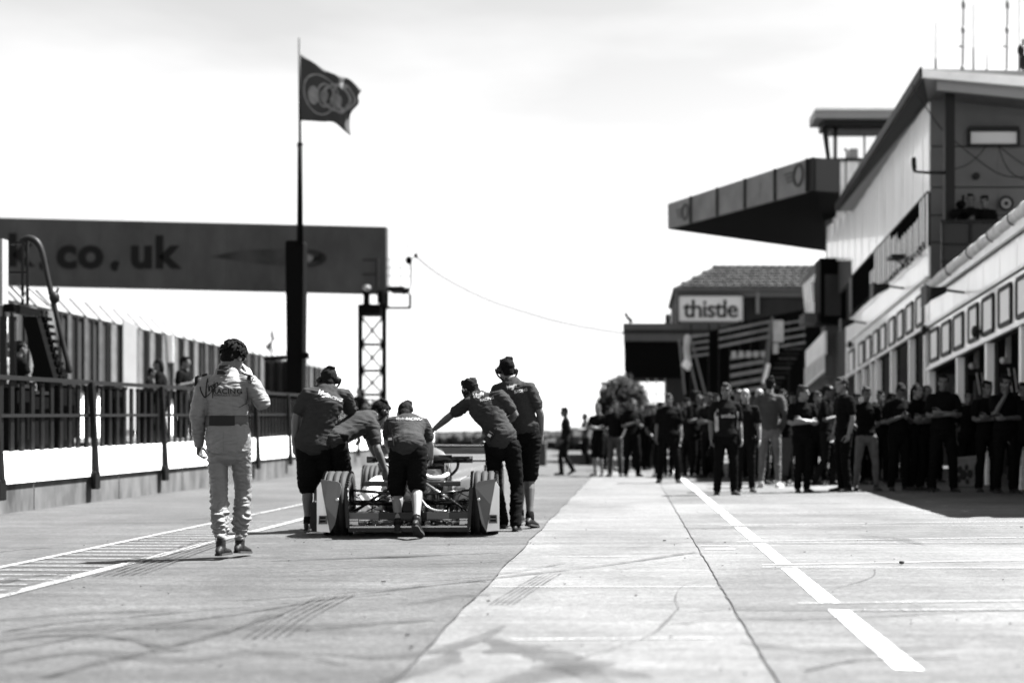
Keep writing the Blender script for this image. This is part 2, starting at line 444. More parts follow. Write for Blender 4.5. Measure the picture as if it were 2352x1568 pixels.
# ------------------------------------------------------------------ the garage buildings on the right, facade plane x = KX
KX = 7.3
def fc(x, y, out=0.0):
    """point of the facade seen at x, y; out = metres proud of it, towards the lane"""
    Y = F * KX / (x - VX)
    return Vector((KX - out, Y, HC - (y - VY) * Y / F))
def ln(p, q):
    return lambda x: p[1] + (q[1] - p[1]) * (x - p[0]) / (q[0] - p[0])
def quad(mb, xa, xb, top, bot, t, out=0.0, g=0.0):
    """piece of facade between two verticals and two sloping lines, t thick, standing out of the wall"""
    pts = [fc(xa, top(xa)), fc(xb, top(xb)), fc(xb, bot(xb)), fc(xa, bot(xa))]
    if g:
        pts[0] += V(0, -g, -g); pts[1] += V(0, g, -g); pts[2] += V(0, g, g); pts[3] += V(0, -g, g)
    pts = [p - V(out, 0, 0) for p in pts]
    return mb.prism(pts, (-t, 0, 0))
M_clad = mat('white cladding', .86, .3, .10, 1.1, stretch=(1, 1, .25), spec=.7, coat=.4)
M_clad2 = mat('off white cladding', .72, .35, .12, 2, spec=.5)
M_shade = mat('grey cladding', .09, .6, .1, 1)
M_steel = mat('dark steel', .009, .5)
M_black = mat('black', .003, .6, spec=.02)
M_frame = mat('dark frame', .012, .5)
M_joint = mat('joint', .05, .8)
M_glassd = mat('dark glass', .004, .6, spec=0.0)
M_white = mat('white board', .75, .5)
M_grey = mat('mid grey', .07, .6, .2, 3)
M_alu = mat('aluminium', .85, .5)
M_roofd = mat('roof edge', .22, .5)

f_top = ln((1955.6, 520), (2134, 232))
f_wt = ln((1955.6, 637), (2134, 440)); f_si = ln((1955.6, 728), (2130, 567)); f_mid = ln((1952.5, 784), (2128, 640)); f_bot = ln((1948, 866), (2128, 753.6))
eave_in = ln((1948, 485), (2137, 228))
par = ln((1895, 522), (1948, 485))
XF0, XF1 = 1897, 2132.5
n_top, n_rb, n_pt = ln((2134, 658), (2352, 479)), ln((2134, 677), (2352, 507)), ln((2134, 687), (2352, 531))
n_mid, n_bot = ln((2134, 746), (2352, 610)), ln((2134, 852), (2352, 746))
XN0, XN1 = 2134.5, 2700

# --- far building, two storeys
hi = thing('pit_building', (KX, 32, 0), 'tall white pit building with a steep dark eave and blinds in its upper windows', 'building')
b = MB()
# the shell: back, end wall seen by us, roof
Yn, Yf = F * KX / (XF1 - VX), F * KX / (XF0 - VX)
b.span((KX + .02, Yf, -.3), (KX + 9, Yf + .2, 8))
b.span((KX + 8.8, Yn + .2, -.3), (KX + 9, Yf, 9.0))
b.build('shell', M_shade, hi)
# upper wall boards
xs = []; Yc = Yn
while Yc < Yf - .2:
    xs.append((F * KX / Yc + VX, F * KX / min(Yc + .62, Yf) + VX)); Yc += .62
for xb, xa in xs:
    tl = (lambda x: eave_in(x) - 2) if xb > 1948 else par
    o = quad(MB(), xa, xb, tl, (f_wt if xb > 1957 else (lambda x: 600.0)), .05, -.05 - .012 * (len(hi.children) % 2), .02).build('cladding_board', M_clad, hi)
# backing wall
b = MB()
quad(b, XF0, XF1, lambda x: eave_in(x), f_wt, .1, -.17)
quad(b, XF0, XF1, f_si, f_bot, .1, -.17)
b.build('backing_wall', M_joint, hi)
# lower boards under the window band
for xb, xa in xs:
    if xa < 1940: continue
    quad(MB(), xa, xb, f_si, f_mid, .05, -.05, .006).build('fascia_panel', M_clad, hi)
# window band: dark glass, white blinds before it
quad(MB(), 1956, XF1, f_wt, f_si, .02, -.03).build('window_glass', M_glassd, hi)
quad(MB(), 1952, 1957, f_wt, f_si, .12, -.1).build('window_post', M_shade, hi)
Yc = Yn + .06; i = 0
while True:
    xb, xa = F * KX / Yc + VX, F * KX / (Yc + .18) + VX
    if xa < 1999: break
    top, bot = f_wt, f_si
    if 2046 < xa < 2110: top = (lambda x: f_wt(x) + (36 if x > 2060 else 14) * (1 + .12 * math.sin(x)))
    if xa < 2008: top = (lambda x: f_wt(x) + 36)
    quad(MB(), xa, xb, top, bot, .01, -.004 + .006 * (i % 2)).build('window_blind', M_white, hi)
    Yc += .36; i += 1
# the mid rail, lower fascia with windows
quad(MB(), 1954, XF1, lambda x: f_wt(x) - 3, f_wt, .03, 0).build('window_head', M_frame, hi)
b = MB(); quad(b, 1950, XF1, lambda x: f_mid(x) - 3, lambda x: f_mid(x) + 3, .08, .0); b.build('rail', M_clad2, hi)
b = MB(); quad(b, 1936, XF1, lambda x: f_bot(x) - 5, lambda x: f_bot(x) + 1, .08, .0); b.build('lower_trim', M_clad2, hi)
def frame_window(parent, x0, x1, y0, y1, fm, pm, w=.075):
    """display window with a proud dark frame; y0, y1 are functions"""
    m = MB()
    P = [fc(x0, y0(x0)), fc(x1, y0(x1)), fc(x1, y1(x1)), fc(x0, y1(x0))]
    for i in range(4):
        m.bar(P[i] - V(.026, 0, 0), P[(i + 1) % 4] - V(.026, 0, 0),   .05, w, up=(0, 0, 1) if i % 2 == 0 else (0, 1, 0))
    o = m.build('window', fm, parent)
    q = [(P[0] * .96 + P[2] * .04), (P[1] * .96 + P[3] * .04), (P[2] * .96 + P[0] * .04), (P[3] * .96 + P[1] * .04)]
    MB().prism([p - V(.012, 0, 0) for p in q], (-.015, 0, 0)).build('pane', pm, o)
wy0, wy1 = ln((1977, 790), (2121, 676)), ln((1977, 841.5), (2121, 741.5))
for a, c in [(245, 285), (325, 357), (375, 412), (435, 468), (488, 525), (553, 592), (615, 658), (683, 730), (760, 808)]:
    x0, x1 = 1876.8 + a * .303, 1876.8 + c * .303
    frame_window(hi, x0, x1, wy0, wy1, M_frame, M_white if x0 > 2000 else M_clad2)
for xb, xa in xs:
    if xa < 1940: continue
    quad(MB(), xa, xb, lambda x: f_mid(x) + 3, lambda x: f_bot(x) - 5, .05, -.05, .005).build('fascia_panel', M_clad, hi)
# roof: sloping slab with overhang to the lane and towards us
def at2(x, y, Y): return at(x, y, Y)
A0, A1 = at(1922, 484, 43), at(1948, 485, 44)
B0, B1 = at(2119, 176, 30.6), at(2152, 178, 30.6)
B1i = at(2137, 228, 32)
R0, R1 = at(2119, 160, 30.6), at(2720, 200, 30.6)
b = MB()
soff = [A0, B0, V(KX + 9.4, B0.y, B0.z - .2), V(KX + 9.4, A0.y, A0.z - .2)]
b.prism(soff, (0, 0, .18))
b.build('roof', M_roofd, hi)
b = MB()
e0 = A0 + V(-.012, 0, -.02); e1 = B0 + V(-.012, -.01, -.02)
b.prism([e0, e1, e1 + V(0, 0, .24), e0 + V(0, 0, .24)], (-.05, 0, 0)); b.build('eave_gutter', M_steel, hi)
b = MB()      # sloping dark soffit board from the eave edge down to the wall
b.add([A0 + V(.02, 0, -.03), B0 + V(.02, 0, -.03), V(KX - .01, 32.1, B1i.z), V(KX - .01, 44, at(1948, 485, 44).z)], [(0, 1, 2, 3)])
b.build('soffit', M_steel, hi)
b = MB()      # two bands of the gable fascia facing us
b.prism([at(2119, 160, 30.55), at(2352, 175, 30.55), at(2720, 199, 30.55), at(2720, 222, 30.55), at(2352, 198, 30.55), at(2119, 177, 30.55)], (0, .1, 0))
b.build('gable_trim', M_clad2, hi)
b = MB()
b.prism([at(2152, 179, 30.75), at(2352, 198, 30.75), at(2720, 222, 30.75), at(2720, 260, 30.75), at(2352, 226, 30.75), at(2154, 206, 30.75)], (0, .1, 0))
b.build('gable_board', mat('gable grey', .2), hi)
b = MB()
b.add([at(2154, 206, 30.8), at(2720, 260, 30.8), at(2720, 290, 32), at(2136, 228, 32)], [(0, 1, 2, 3)]); b.build('gable_soffit', M_grey, hi)
# end wall facing us, made of panels
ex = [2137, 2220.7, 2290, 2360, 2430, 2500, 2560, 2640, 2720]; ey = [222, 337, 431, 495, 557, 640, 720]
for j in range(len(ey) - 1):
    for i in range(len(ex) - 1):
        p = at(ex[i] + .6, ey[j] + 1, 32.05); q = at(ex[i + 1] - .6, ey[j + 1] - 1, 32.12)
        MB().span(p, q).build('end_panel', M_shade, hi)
b = MB(); b.span(at(2136, 215, 32.14), at(2720, 860, 32.3)); b.build('end_wall', M_joint, hi)
b = MB(); p = at(2169, 215, 31.2); q = at(2191, 660, 31.2); b.span((p.x, 31.1, p.z), (q.x, 31.35, q.z)); b.build('column', M_steel, hi)
w = MB(); P = [at(2226, 297, 31.95), at(2339, 297, 31.95), at(2339, 334, 31.95), at(2226, 334, 31.95)]
for i, th in enumerate((.11, .06, .05, .06)): w.bar(P[i], P[(i + 1) % 4], .16 if i == 0 else .1, th, up=(0, 0, 1) if i % 2 == 0 else (1, 0, 0))
w = w.build('window', M_frame, hi); MB().span(at(2228, 299, 31.97), at(2337, 333, 32.0)).build('pane', mat('pale pane', .45, .1), w)
b = MB(); c = at(2243, 404, 31.95); b.cyl(c, c + V(0, .1, 0), .085); b.build('vent', M_steel, hi)
b = MB(); c = at(2311.6, 467, 31.9); b.torus(c, (0, 1, 0), .155, .028); o = b.build('round_sign', M_frame, hi, True)
b = MB(); b.cyl(c + V(0, .02, 0), c + V(0, .1, 0), .14, n=20); b.build('dial', mat('dial grey', .22), o)
b = MB(); b.cyl(c + V(0, -.005, 0), c + V(0, .01, 0), .055, n=14); b.build('hub', M_steel, o)
# hanging cables
b = MB()
for pts in [[(2095, 195), (2137, 262), (2168, 302), (2200, 330), (2243, 365), (2290, 397), (2330, 407), (2380, 404)], [(2292, 332), (2310, 380), (2335, 405), (2380, 420)],
            [(2192, 389), (2222, 378), (2250, 355), (2265, 334)], [(2292, 334), (2320, 356), (2352, 378), (2400, 400)]]:
    b.tube([at(x, y, 31.5 if x > 2140 else 31.0) for x, y in pts], .014, 6, sub=4)
b.build('cable', M_frame, hi)
b = MB(); b.tube([at(2099, 366, 31), at(2100, 384, 31), at(2107, 395, 31), at(2169, 397, 31.2)], [.06, .06, .03, .04], 8, sub=3)
tag(b.build('camera_arm', M_steel, None, True), 'dark camera on a thin arm reaching out from the black column of the tall building', 'camera')
# garage mouths under the fascia
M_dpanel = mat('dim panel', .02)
def garage(parent, xs_, bot, Y0, Y1):
    b = MB()
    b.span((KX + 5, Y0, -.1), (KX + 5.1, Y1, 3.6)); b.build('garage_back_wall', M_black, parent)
    for j, x in enumerate(xs_):
        Y = F * KX / (x - VX); z = fc(x, bot(x)).z
        MB().span((KX - .02, Y - .07, -.02), (KX + .14, Y + .07, z)).build('door_post', M_alu, parent)
        MB().span((KX + .16, Y - .2, -.02), (KX + .2, Y + .3, z + .2)).build('post_panel', M_dpanel, parent)
    for j in range(7):
        Y = lerp(Y0, Y1, (j + .3) / 7)
        MB().span((KX + 2.6, Y - .05, 0), (KX + 2.8, Y + .12, 2.6)).build('inner_post', M_grey, parent)
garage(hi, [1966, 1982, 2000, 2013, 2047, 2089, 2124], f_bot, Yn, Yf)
tag(hi)

# --- near building, single storey with a terrace on its roof
lo = thing('garage_block', (KX, 24, 0), 'low white pit garage block nearest the camera with square framed windows above open doors', 'building')
Ynn, Ynf = F * KX / (XN1 - VX), F * KX / (XN0 - VX)
b = MB()
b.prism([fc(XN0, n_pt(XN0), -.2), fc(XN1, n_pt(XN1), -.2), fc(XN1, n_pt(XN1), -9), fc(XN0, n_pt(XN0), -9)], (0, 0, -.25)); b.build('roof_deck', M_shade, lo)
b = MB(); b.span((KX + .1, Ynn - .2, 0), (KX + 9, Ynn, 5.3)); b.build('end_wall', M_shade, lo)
b = MB(); quad(b, XN0, XN1, n_pt, n_bot, .1, -.17); b.build('backing_wall', M_joint, lo)
xs = []; Yc = Ynf
st = [2134.5] + [1876.8 + k_ * .303 for k_ in (950, 1040, 1145, 1258, 1385, 1515)]
xx = [F * KX / (x - VX) for x in st]
while xx[-1] > Ynn + 1.3: xx.append(xx[-1] - 1.19)
xx.append(Ynn)
for i in range(len(xx) - 1):
    xa, xb = F * KX / xx[i] + VX, F * KX / xx[i + 1] + VX
    quad(MB(), xa, xb, n_pt, n_mid, .05, -.05, .016).build('fascia_panel', M_clad, lo)
    quad(MB(), xa, xb, lambda x: n_mid(x) + 4, lambda x: n_bot(x) - 6, .05, -.05, .006).build('fascia_panel', M_clad, lo)
b = MB(); quad(b, XN0, XN1, lambda x: n_mid(x) - 3, lambda x: n_mid(x) + 5, .06, .0); b.build('rail', M_clad2, lo); quad(MB(), XN0, XN1, lambda x: n_mid(x) + 5, lambda x: n_mid(x) + 7, .03, 0).build('rail_dark_strip', M_frame, lo); quad(MB(), XN0, XN1, lambda x: n_pt(x), lambda x: n_pt(x) + 2.5, .03, 0).build('gutter_dark_strip', M_frame, lo)  # rail, with thin dark strips laid along the undersides of rail and gutter
b = MB(); quad(b, XN0, XN1, lambda x: n_bot(x) - 7, n_bot, .08, .0); b.build('lower_trim', M_clad2, lo)
b = MB(); quad(b, XN0, XN1, n_rb, n_pt, .12, .0); b.build('gutter', M_clad2, lo)
b = MB()     # rolled awning along the parapet
pts = [fc(x, (n_top(x) + n_rb(x)) / 2, .1) for x in [XN0 + i * (XN1 - XN0) / 46 for i in range(47)]]
b.tube(pts, [.13 + .007 * math.sin(i * 2.4) + .005 * math.sin(i * 5.1) for i in range(47)], 12, dome=True)
b.build('rolled_awning', mat('awning cloth', .5, .7, .25, 5), lo, True)
for i in range(1, 46, 4):
    MB().torus(pts[i], (0, 1, -.06), .15, .012, 12, 5).build('awning_strap', M_frame, lo)
wy0, wy1 = ln((2168, 746), (2325, 652)), ln((2168, 816), (2325, 737))
wx = [(2139, 2157), (2166, 2185), (2193.5, 2214), (2228, 2248), (2260, 2284), (2298, 2325), (2339, 2367)]
wx += [(F * KX / (24.05 - 1.19 * i) + VX, F * KX / (23.25 - 1.19 * i) + VX) for i in range(1, 6)]
for x0, x1 in wx: frame_window(lo, x0, x1, wy0, wy1, M_frame, M_white, .085)
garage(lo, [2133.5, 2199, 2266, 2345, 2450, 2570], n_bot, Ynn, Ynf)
# floodlights, bells and small fittings on the fascias
def flood(x, y, s, label):
    p = fc(x, y, .02); t = thing('floodlight', p, label, 'floodlight', 'floodlights on the garage fascias')
    MB().bar(p, p + V(-.35 * s, -.05, .05), .05).build('bracket', M_steel, t)
    q = p + V(-.35 * s, -.05, .05)
    MB().rings([[q + V(-dx * .9, sy * w, sz * w * .8 - dx * .25) for sy, sz in ((-1, -1), (1, -1), (1, 1), (-1, 1))] for dx, w in ((0, .07 * s), (.3 * s, .14 * s), (.42 * s, .22 * s))]).build('lamp_housing', M_steel, t)
flood(2218, 672, 1.25, 'black floodlight on the near white fascia, closest to the camera')
flood(2078, 662, 1.2, 'black floodlight on the tall building, below its upper window blinds')
flood(1990, 742, 1.1, 'smallest and farthest black floodlight, at the far end of the tall building')
for x, y, l_ in [(2252.5, 761, 'round black alarm bell between two framed windows of the near garage block'), (2133, 758, 'round black alarm bell at the corner where the two garage buildings meet'), (1960, 791, 'farthest round black alarm bell on the pit building fascia')]:
    p = fc(x, y, .12); t = thing('alarm_bell', p, l_, 'alarm bell', 'alarm bells on the garage fascias')
    MB().ell(p, (.07, .13, .13)).build('gong', M_steel, t, True); MB().bar(p, p + V(.12, 0, 0), .06).build('mount', M_frame, t)
# cable bunch looping along the sill of the far building
b = MB(); pts = []
for i in range(260):
    x = 1958 + (2130 - 1958) * i / 259; a = i * .62; y = f_si(x) + 2
    r = .055 * (1 + .4 * math.sin(i * .13)) * (1 + .9 * (i / 260) ** 3)
    p = fc(x, y, .1); pts.append(p + V(-r * .4 * math.cos(a), r * 1.2 * math.cos(a * .9), r * 1.1 * math.sin(a)))
b.tube(pts, .016, 5, dome=False)
tag(b.build('cable_bundle', M_frame), 'dark looping cable bundle running below the upper window blinds', 'cable')
p = fc(2077, 592, .3); tag(MB().span(p - V(.1, .35, .04), p + V(.25, .35, .05)).bar(p, p + V(.35, 0, -.25), .03).build('wall_shelf', M_steel), 'small black bracket shelf under the upper window blinds', 'bracket')
# things hanging in the garage mouths
for x, y0, y1, l_ in [(2243, 800, 856, 'pale hanging light fitting in the doorway right of the middle post'), (2316, 772, 845, 'larger pale hanging light fitting in the nearest garage doorway')]:
    Y = F * (KX + .6) / (x - VX); p, q = at(x, y0, Y), at(x, y1, Y); t = thing('hanging_light', q, l_, 'light fitting', 'hanging lights in the garage doorways')
    MB().span(p + V(-.05, -.03, .3), q + V(.05, .03, .1)).build('housing', M_clad2, t); MB().ell(q + V(-.1, 0, .16), (.08, .08, .08)).build('lamp', M_white, t, True)
    MB().bar(q, q + V(.08, 0, -.5), .025).bar(q + V(.12, 0, 0), q + V(.18, 0, -.5), .02).build('cord', M_clad2, t)
# parabolic camera platform rail on the terrace
t = thing('terrace_railing', at(2230, 600, 31), 'dark glass railing around the camera terrace behind the black column', 'railing')
b = MB()
for x in (2165, 2230, 2290): b.bar(at(x, 508, 31), at(x, 660, 31), .05)
b.bar(at(2160, 508, 31), at(2295, 508, 31), .06); b.bar(at(2160, 560, 31), at(2250, 560, 31), .03); b.bar(at(2160, 600, 31), at(2250, 600, 31), .03); b.build('frame', M_steel, t)
MB().span(at(2162, 512, 31.05), at(2292, 620, 31.08)).build('glass_panel', mat('smoked panel', .02, .2), t)
# antennas on the roof
M_ant = mat('antenna grey', .18, .5)
ants = [(2149, 50, 159, .012, 'short antenna with a thick black foot, leftmost on the roof'), (2211, -60, 167, .03, 'tall jointed antenna mast second from the left on the roof'), (2236, 10, 170, .014, 'slim whip antenna right beside the tall jointed mast'),
        (2267, 123, 172, .02, 'shortest plain antenna stub in the middle of the roof'), (2312, -60, 176, .03, 'tall thick antenna mast right of the short stub'), (2341, -40, 177, .014, 'whip antenna nearest the right edge of the roof')]
for x, y0, y1, r, l_ in ants:
    t = thing('antenna', at(x, y1 + 8, 31.5), l_, 'antenna', 'antennas on the pit building roof')
    MB().tube([at(x, y1 + 8, 31.5), at(x + (3 if r > .025 else 0), y0, 31.5)], [r, r * .6], 7).build('mast', M_ant, t, True)
    MB().tube([at(x, y1 + 6, 31.5), at(x, y1 - 24 if x < 2160 else y1 - (60 if r < .02 else 12), 31.5)], [r * 2.2, r * 1.8], 7).build('foot', M_steel if x < 2160 else M_ant, t, True)
    if r > .025: MB().ell(at(x + 1, 70, 31.5), (.05, .05, .1)).ell(at(x + 2, 12, 31.5), (.05, .04, .12)).bar(at(x - 8, 107, 31.5), at(x + 4, 107, 31.5), .04).build('coupler', M_ant, t, True)
t = thing('aerial_cluster', at(2352, 176, 31.4), 'dark bundle of radio equipment on the roof at the right edge', 'radio equipment')
b = MB(); b.span(at(2346, 128, 31.4), at(2362, 160, 31.6)); b.bar(at(2350, 176, 31.5), at(2350, 90, 31.5), .05); b.ell(at(2345, 116, 31.5), (.09, .09, .14)); b.build('housing', M_steel, t)

# ------------------------------------------------------------------ control tower behind the far building
YT = 50.0
def TB(mb, x0, y0, x1, y1, Y=YT, d=.2):
    p, q = at(x0, y0, Y), at(x1, y1, Y); return mb.span((p.x, Y, q.z), (q.x, Y + d, p.z))
tw = thing('control_tower', at(1960, 1000, YT), 'glazed control tower cabin with a flat overhanging roof rising behind the pit building', 'tower')
TB(MB(), 1872, 250, 2200, 271, YT - .8, 1.6).build('roof', M_roofd, tw)
TB(MB(), 1874, 247, 2200, 252, YT - 1, .2).build('gutter', M_clad2, tw)
b = MB(); p, q = at(1880, 271, YT - .5), at(2200, 288, YT - .5); b.span((p.x + .2, YT - .5, q.z), (q.x, YT + .9, p.z)); b.build('roof_beam', M_steel, tw)
TB(MB(), 1904, 288, 2200, 312, YT, .15).build('lintel', M_grey, tw)
TB(MB(), 1903, 363, 2200, 369, YT - .1, .3).build('sill', M_steel, tw)
for i, x in enumerate((1899, 1914, 1927, 1945, 1958, 1975, 1992, 2010, 2030, 2050)):
    TB(MB(), x, 369, x + (14 if i < 9 else 120), 760, YT, .12).build('wall_panel', M_clad2 if i else M_shade, tw)
TB(MB(), 1898, 372, 2200, 760, YT + .13, .1).build('wall', M_shade, tw)
TB(MB(), 1915, 288, 1923, 366, YT, .15).build('mullion', M_grey, tw)
TB(MB(), 1984, 312, 1988, 366, YT, .1).build('mullion', M_grey, tw)
b = MB()
for dx in (0, 5, 12): b.bar(at(1886 + dx, 276, YT), at(1899 + dx * .5, 364, YT), .05)
b.bar(at(1893, 280, YT), at(1903, 366, YT - .02), .14); b.build('raking_frame', M_steel, tw)
TB(MB(), 1952, 341, 1971, 365, YT + 2, 1).build('equipment', M_grey, tw)
b = MB(); b.tube([at(1946, 364, YT + 2), at(1946, 348, YT + 2), at(1942, 343, YT + 2)], .07, 8); b.build('lamp', M_grey, tw, True)
mglass = mat('clear pane', .9, .05, alpha=.12)
TB(MB(), 1904, 312, 2200, 363, YT + .05, .02).build('window_glass', mglass, tw)
b = MB(); b.span(at(1897, 368, YT - .2) , at(1885, 380, YT + 1)); b.build('bracket', M_clad2, tw)

# ------------------------------------------------------------------ big canopy
ca = thing('canopy', at(1700, 1000, 50), 'large cantilevered grandstand canopy with a black underside and a grey panelled front edge', 'canopy')
A, Bc = at(1536, 469, 55), at(1872, 361, 42)
Al, Bl = at(1536, 527, 55), at(1872, 438, 42)
C, Cl = at(1905, 500, 62), at(1905, 579, 62)
D_, Dl = at(1930, 366, 44), at(1930, 442, 44)
b = MB(); e = V(.03, .06, 0)
b.add([A + e, Bc + e, D_, C, Al + e, Bl + e, Dl, Cl], [(0, 1, 2, 3), (7, 6, 5, 4), (0, 4, 5, 1), (1, 5, 6, 2), (2, 6, 7, 3), (3, 7, 4, 0)])
b.build('roof', mat('canopy black', .006, .9, spec=.02), ca)
bxs = [1536, 1592, 1653, 1717, 1786, 1860, 1872]
def onA(x, low):
    # point of the fascia plane seen at x
    import mathutils
    d = V((x - VX) / F, 1, 0); a = V(A.x, A.y, 0); w = V(Bc.x - A.x, Bc.y - A.y, 0)
    # solve d*t = a + w*s
    det = d.x * (-w.y) - (-w.x) * d.y
    s = (d.x * a.y - d.y * a.x) / (d.y * w.x - d.x * w.y)
    P, Q = (Al, Bl) if low else (A, Bc)
    return P + (Q - P) * s
nrm = V(-(Bc.y - A.y), (Bc.x - A.x), 0).normalized()
if nrm.y > 0: nrm = -nrm
M_fas = mat('canopy fascia', .13, .7, .25, .8)
for i in range(len(bxs) - 1):
    x0, x1 = bxs[i] + 1.5, bxs[i + 1] - 1.5
    if x1 - x0 < 12: x1 = bxs[i + 1]
    MB().prism([onA(x0, 0), onA(x1, 0), onA(x1, 1), onA(x0, 1)], nrm * .08).build('fascia_panel', M_fas if i < 5 else M_steel, ca)
    c = (onA(bxs[i + 1], 0) + nrm * .1)
    if i < 5: MB().bar(c, onA(bxs[i + 1], 1) + nrm * .1, .12, up=(0, 1, 0)).build('fascia_joint', M_steel, ca)
for xc, yc, rr in ((1579, 487, .30), (1840, 403, .34)):
    s = onA(xc, 0); zc = at(xc, yc, s.y).z; c = V(s.x, s.y, zc) + nrm * .1
    w = (Bc - A); w.z = 0; w.normalize()
    b = MB(); b.torus(c, nrm, rr, .05, 20, 5)
    for k in range(3): b.bar(c - w * (rr + .1) + V(0, 0, .18 - .14 * k), c - w * (rr + .75 - .12 * k) + V(0, 0, .2 - .14 * k), .04)
    b.build('winged_wheel_emblem', mat('emblem grey', .05), ca)
for x in (1625, 1750):
    s = onA(x, 0); m = onA(x, 1)
    for k in range(3): MB().span(V(s.x, s.y, lerp(s.z, m.z, .3)) + nrm * .09 + V(.25 * k, -.17 * k, 0), V(s.x, s.y, lerp(s.z, m.z, .75)) + nrm * .1 + V(.12 + .25 * k, -.17 * k, 0)).build('faded_mark', mat('faded grey', .09), ca)

# ------------------------------------------------------------------ building with the thistle sign
YS = 70.0
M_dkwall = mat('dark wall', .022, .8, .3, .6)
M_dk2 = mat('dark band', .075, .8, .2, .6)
th = thing('sign_building', at(1700, 1000, YS), 'dark building with a hipped tiled roof carrying the white thistle sign', 'building')
def Q(p, q, Y, d): return MB().span((at(*p, Y).x, Y, at(*q, Y).z), (at(*q, Y).x, Y + d, at(*p, Y).z))
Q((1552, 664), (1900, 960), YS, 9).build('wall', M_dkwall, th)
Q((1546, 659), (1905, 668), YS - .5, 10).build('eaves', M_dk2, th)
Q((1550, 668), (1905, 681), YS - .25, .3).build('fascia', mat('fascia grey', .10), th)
# hipped roof, courses of tiles
p0, p1, p2, p3 = at(1548, 660, YS - .4), at(1644, 609, YS + 3.5), at(1905, 610, YS + 3.5), at(1905, 661, YS - .4)
b = MB(); b.add([p0, p1, p2, p3, p0 + V(2, 9, 0), p3 + V(0, 9, 0)], [(0, 1, 2, 3), (0, 4, 1), (4, 5, 2, 1), (0, 3, 5, 4)]); b.build('roof', mat('roof base', .008), th)
M_tile = mat('roof tile', .022, .8, .5, 1.2); M_tile2 = mat('roof tile dark', .009, .8, .4, 1.2)
nr = 8; tile_me = {}
for r in range(nr):
    t0, t1 = r / nr, (r + 1) / nr
    L, Rr = lerp(p0, p1, t0), lerp(p3, p2, t0); L1 = lerp(p0, p1, t1); up = (lerp(p3, p2, t1) - Rr)
    n = 26; x = L.x + .1 * (r % 2)
    while x < Rr.x - .3:
        k_ = rnd.random() < .4
        if k_ not in tile_me:
            me = MB().add([(0, 0, .03), (.36, 0, .03), (.36, up.y * 1.05, up.z * 1.05), (0, up.y * 1.05, up.z * 1.05), (0, 0, .10), (.36, 0, .10), (.36, up.y * 1.05, up.z * 1.05 + .02), (0, up.y * 1.05, up.z * 1.05 + .02)],
                           [(0, 1, 2, 3), (7, 6, 5, 4), (0, 4, 5, 1), (1, 5, 6, 2), (2, 6, 7, 3), (3, 7, 4, 0)]).mesh('roof_tile')
            me.materials.append(M_tile2 if k_ else M_tile); tile_me[k_] = me
        if x > L1.x - .25 + (L.x - L1.x) * 0: inst(tile_me[k_], 'roof_tile', th, V(x, L.y, L.z))
        x += .46
MB().bar(at(1740, 668, YS - .2), at(1740, 720, YS - .2), .18).build('downpipe', mat('pipe', .15), th)
Q((1553, 668), (1557, 790), YS - .3, .2).build('corner_post', mat('pipe', .15), th)
sg = thing('thistle_sign', at(1633, 739, YS - .4), 'white rectangular sign reading thistle on the dark building', 'sign')
Q((1558, 678), (1708, 739), YS - .45, .12).build('board', mat('sign white', .55, .6), sg)
b = MB(); P = [at(1558, 678, YS - .5), at(1708, 678, YS - .5), at(1708, 739, YS - .5), at(1558, 739, YS - .5)]
for i in range(4): b.bar(P[i], P[(i + 1) % 4], .06, .07, up=(0, 1, 0))
b.build('frame', M_frame, sg)
ct_ = at(1633, 711, YS - .47)
lettering('thistle', 1.32, lambda u, v, w: ct_ + V(u, -w, v), M_frame, sg, offset=.022, depth=.01, space=.92)
# lower terrace block
lb = thing('terrace_block', at(1500, 1000, 65), 'low flat roofed dark block with a loudspeaker on its left corner', 'building')
Q((1431, 742), (1566, 757), 65, 6).build('parapet', M_dk2, lb)
Q((1432, 757), (1700, 766), 65.1, 6).build('parapet_band', M_dkwall, lb)
Q((1432, 766), (1700, 783), 65.05, 6).build('band', M_dk2, lb)
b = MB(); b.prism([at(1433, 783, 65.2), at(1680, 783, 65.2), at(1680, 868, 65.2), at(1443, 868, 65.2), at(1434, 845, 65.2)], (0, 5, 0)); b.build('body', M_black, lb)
Q((1530, 866), (1577, 970), 65.4, 4).build('pillar', M_dkwall, lb)
b = MB()
for x in (1487, 1507, 1528): b.bar(at(x, 868, 66), at(x, 990, 66), .07)
b.bar(at(1487, 905, 66), at(1528, 905, 66), .05); b.build('window_frame', M_clad2, lb)
Q((1566, 738), (1720, 790), 66, 3).build('side_wall', M_dk2, lb)
t = thing('loudspeaker', at(1442, 742, 65), 'black loudspeaker horn on the left corner of the flat dark roof', 'loudspeaker')
MB().rings([[at(x, y, 65.1 + dy) for dy in (0, .25)] + [at(x2, y2, 65.1 + dy) for dy in (.25, 0)] for x, y, x2, y2 in ((1438, 715, 1433, 722), (1444, 726, 1440, 734), (1455, 735, 1450, 742))]).build('horn', M_steel, t)
MB().bar(at(1447, 735, 65.3), at(1447, 744, 65.3), .08).build('bracket', M_steel, t)
t = thing('roof_box', at(1534, 742, 65), 'small dark cabinet and aerials standing where the flat roof meets the sign building', 'cabinet')
Q((1528, 722), (1540, 742), 65.5, .5).build('housing', M_dkwall, t); MB().bar(at(1530, 722, 65.7), at(1529, 712, 65.7), .05).bar(at(1536, 722, 65.7), at(1537, 716, 65.7), .05).build('aerial', M_steel, t)

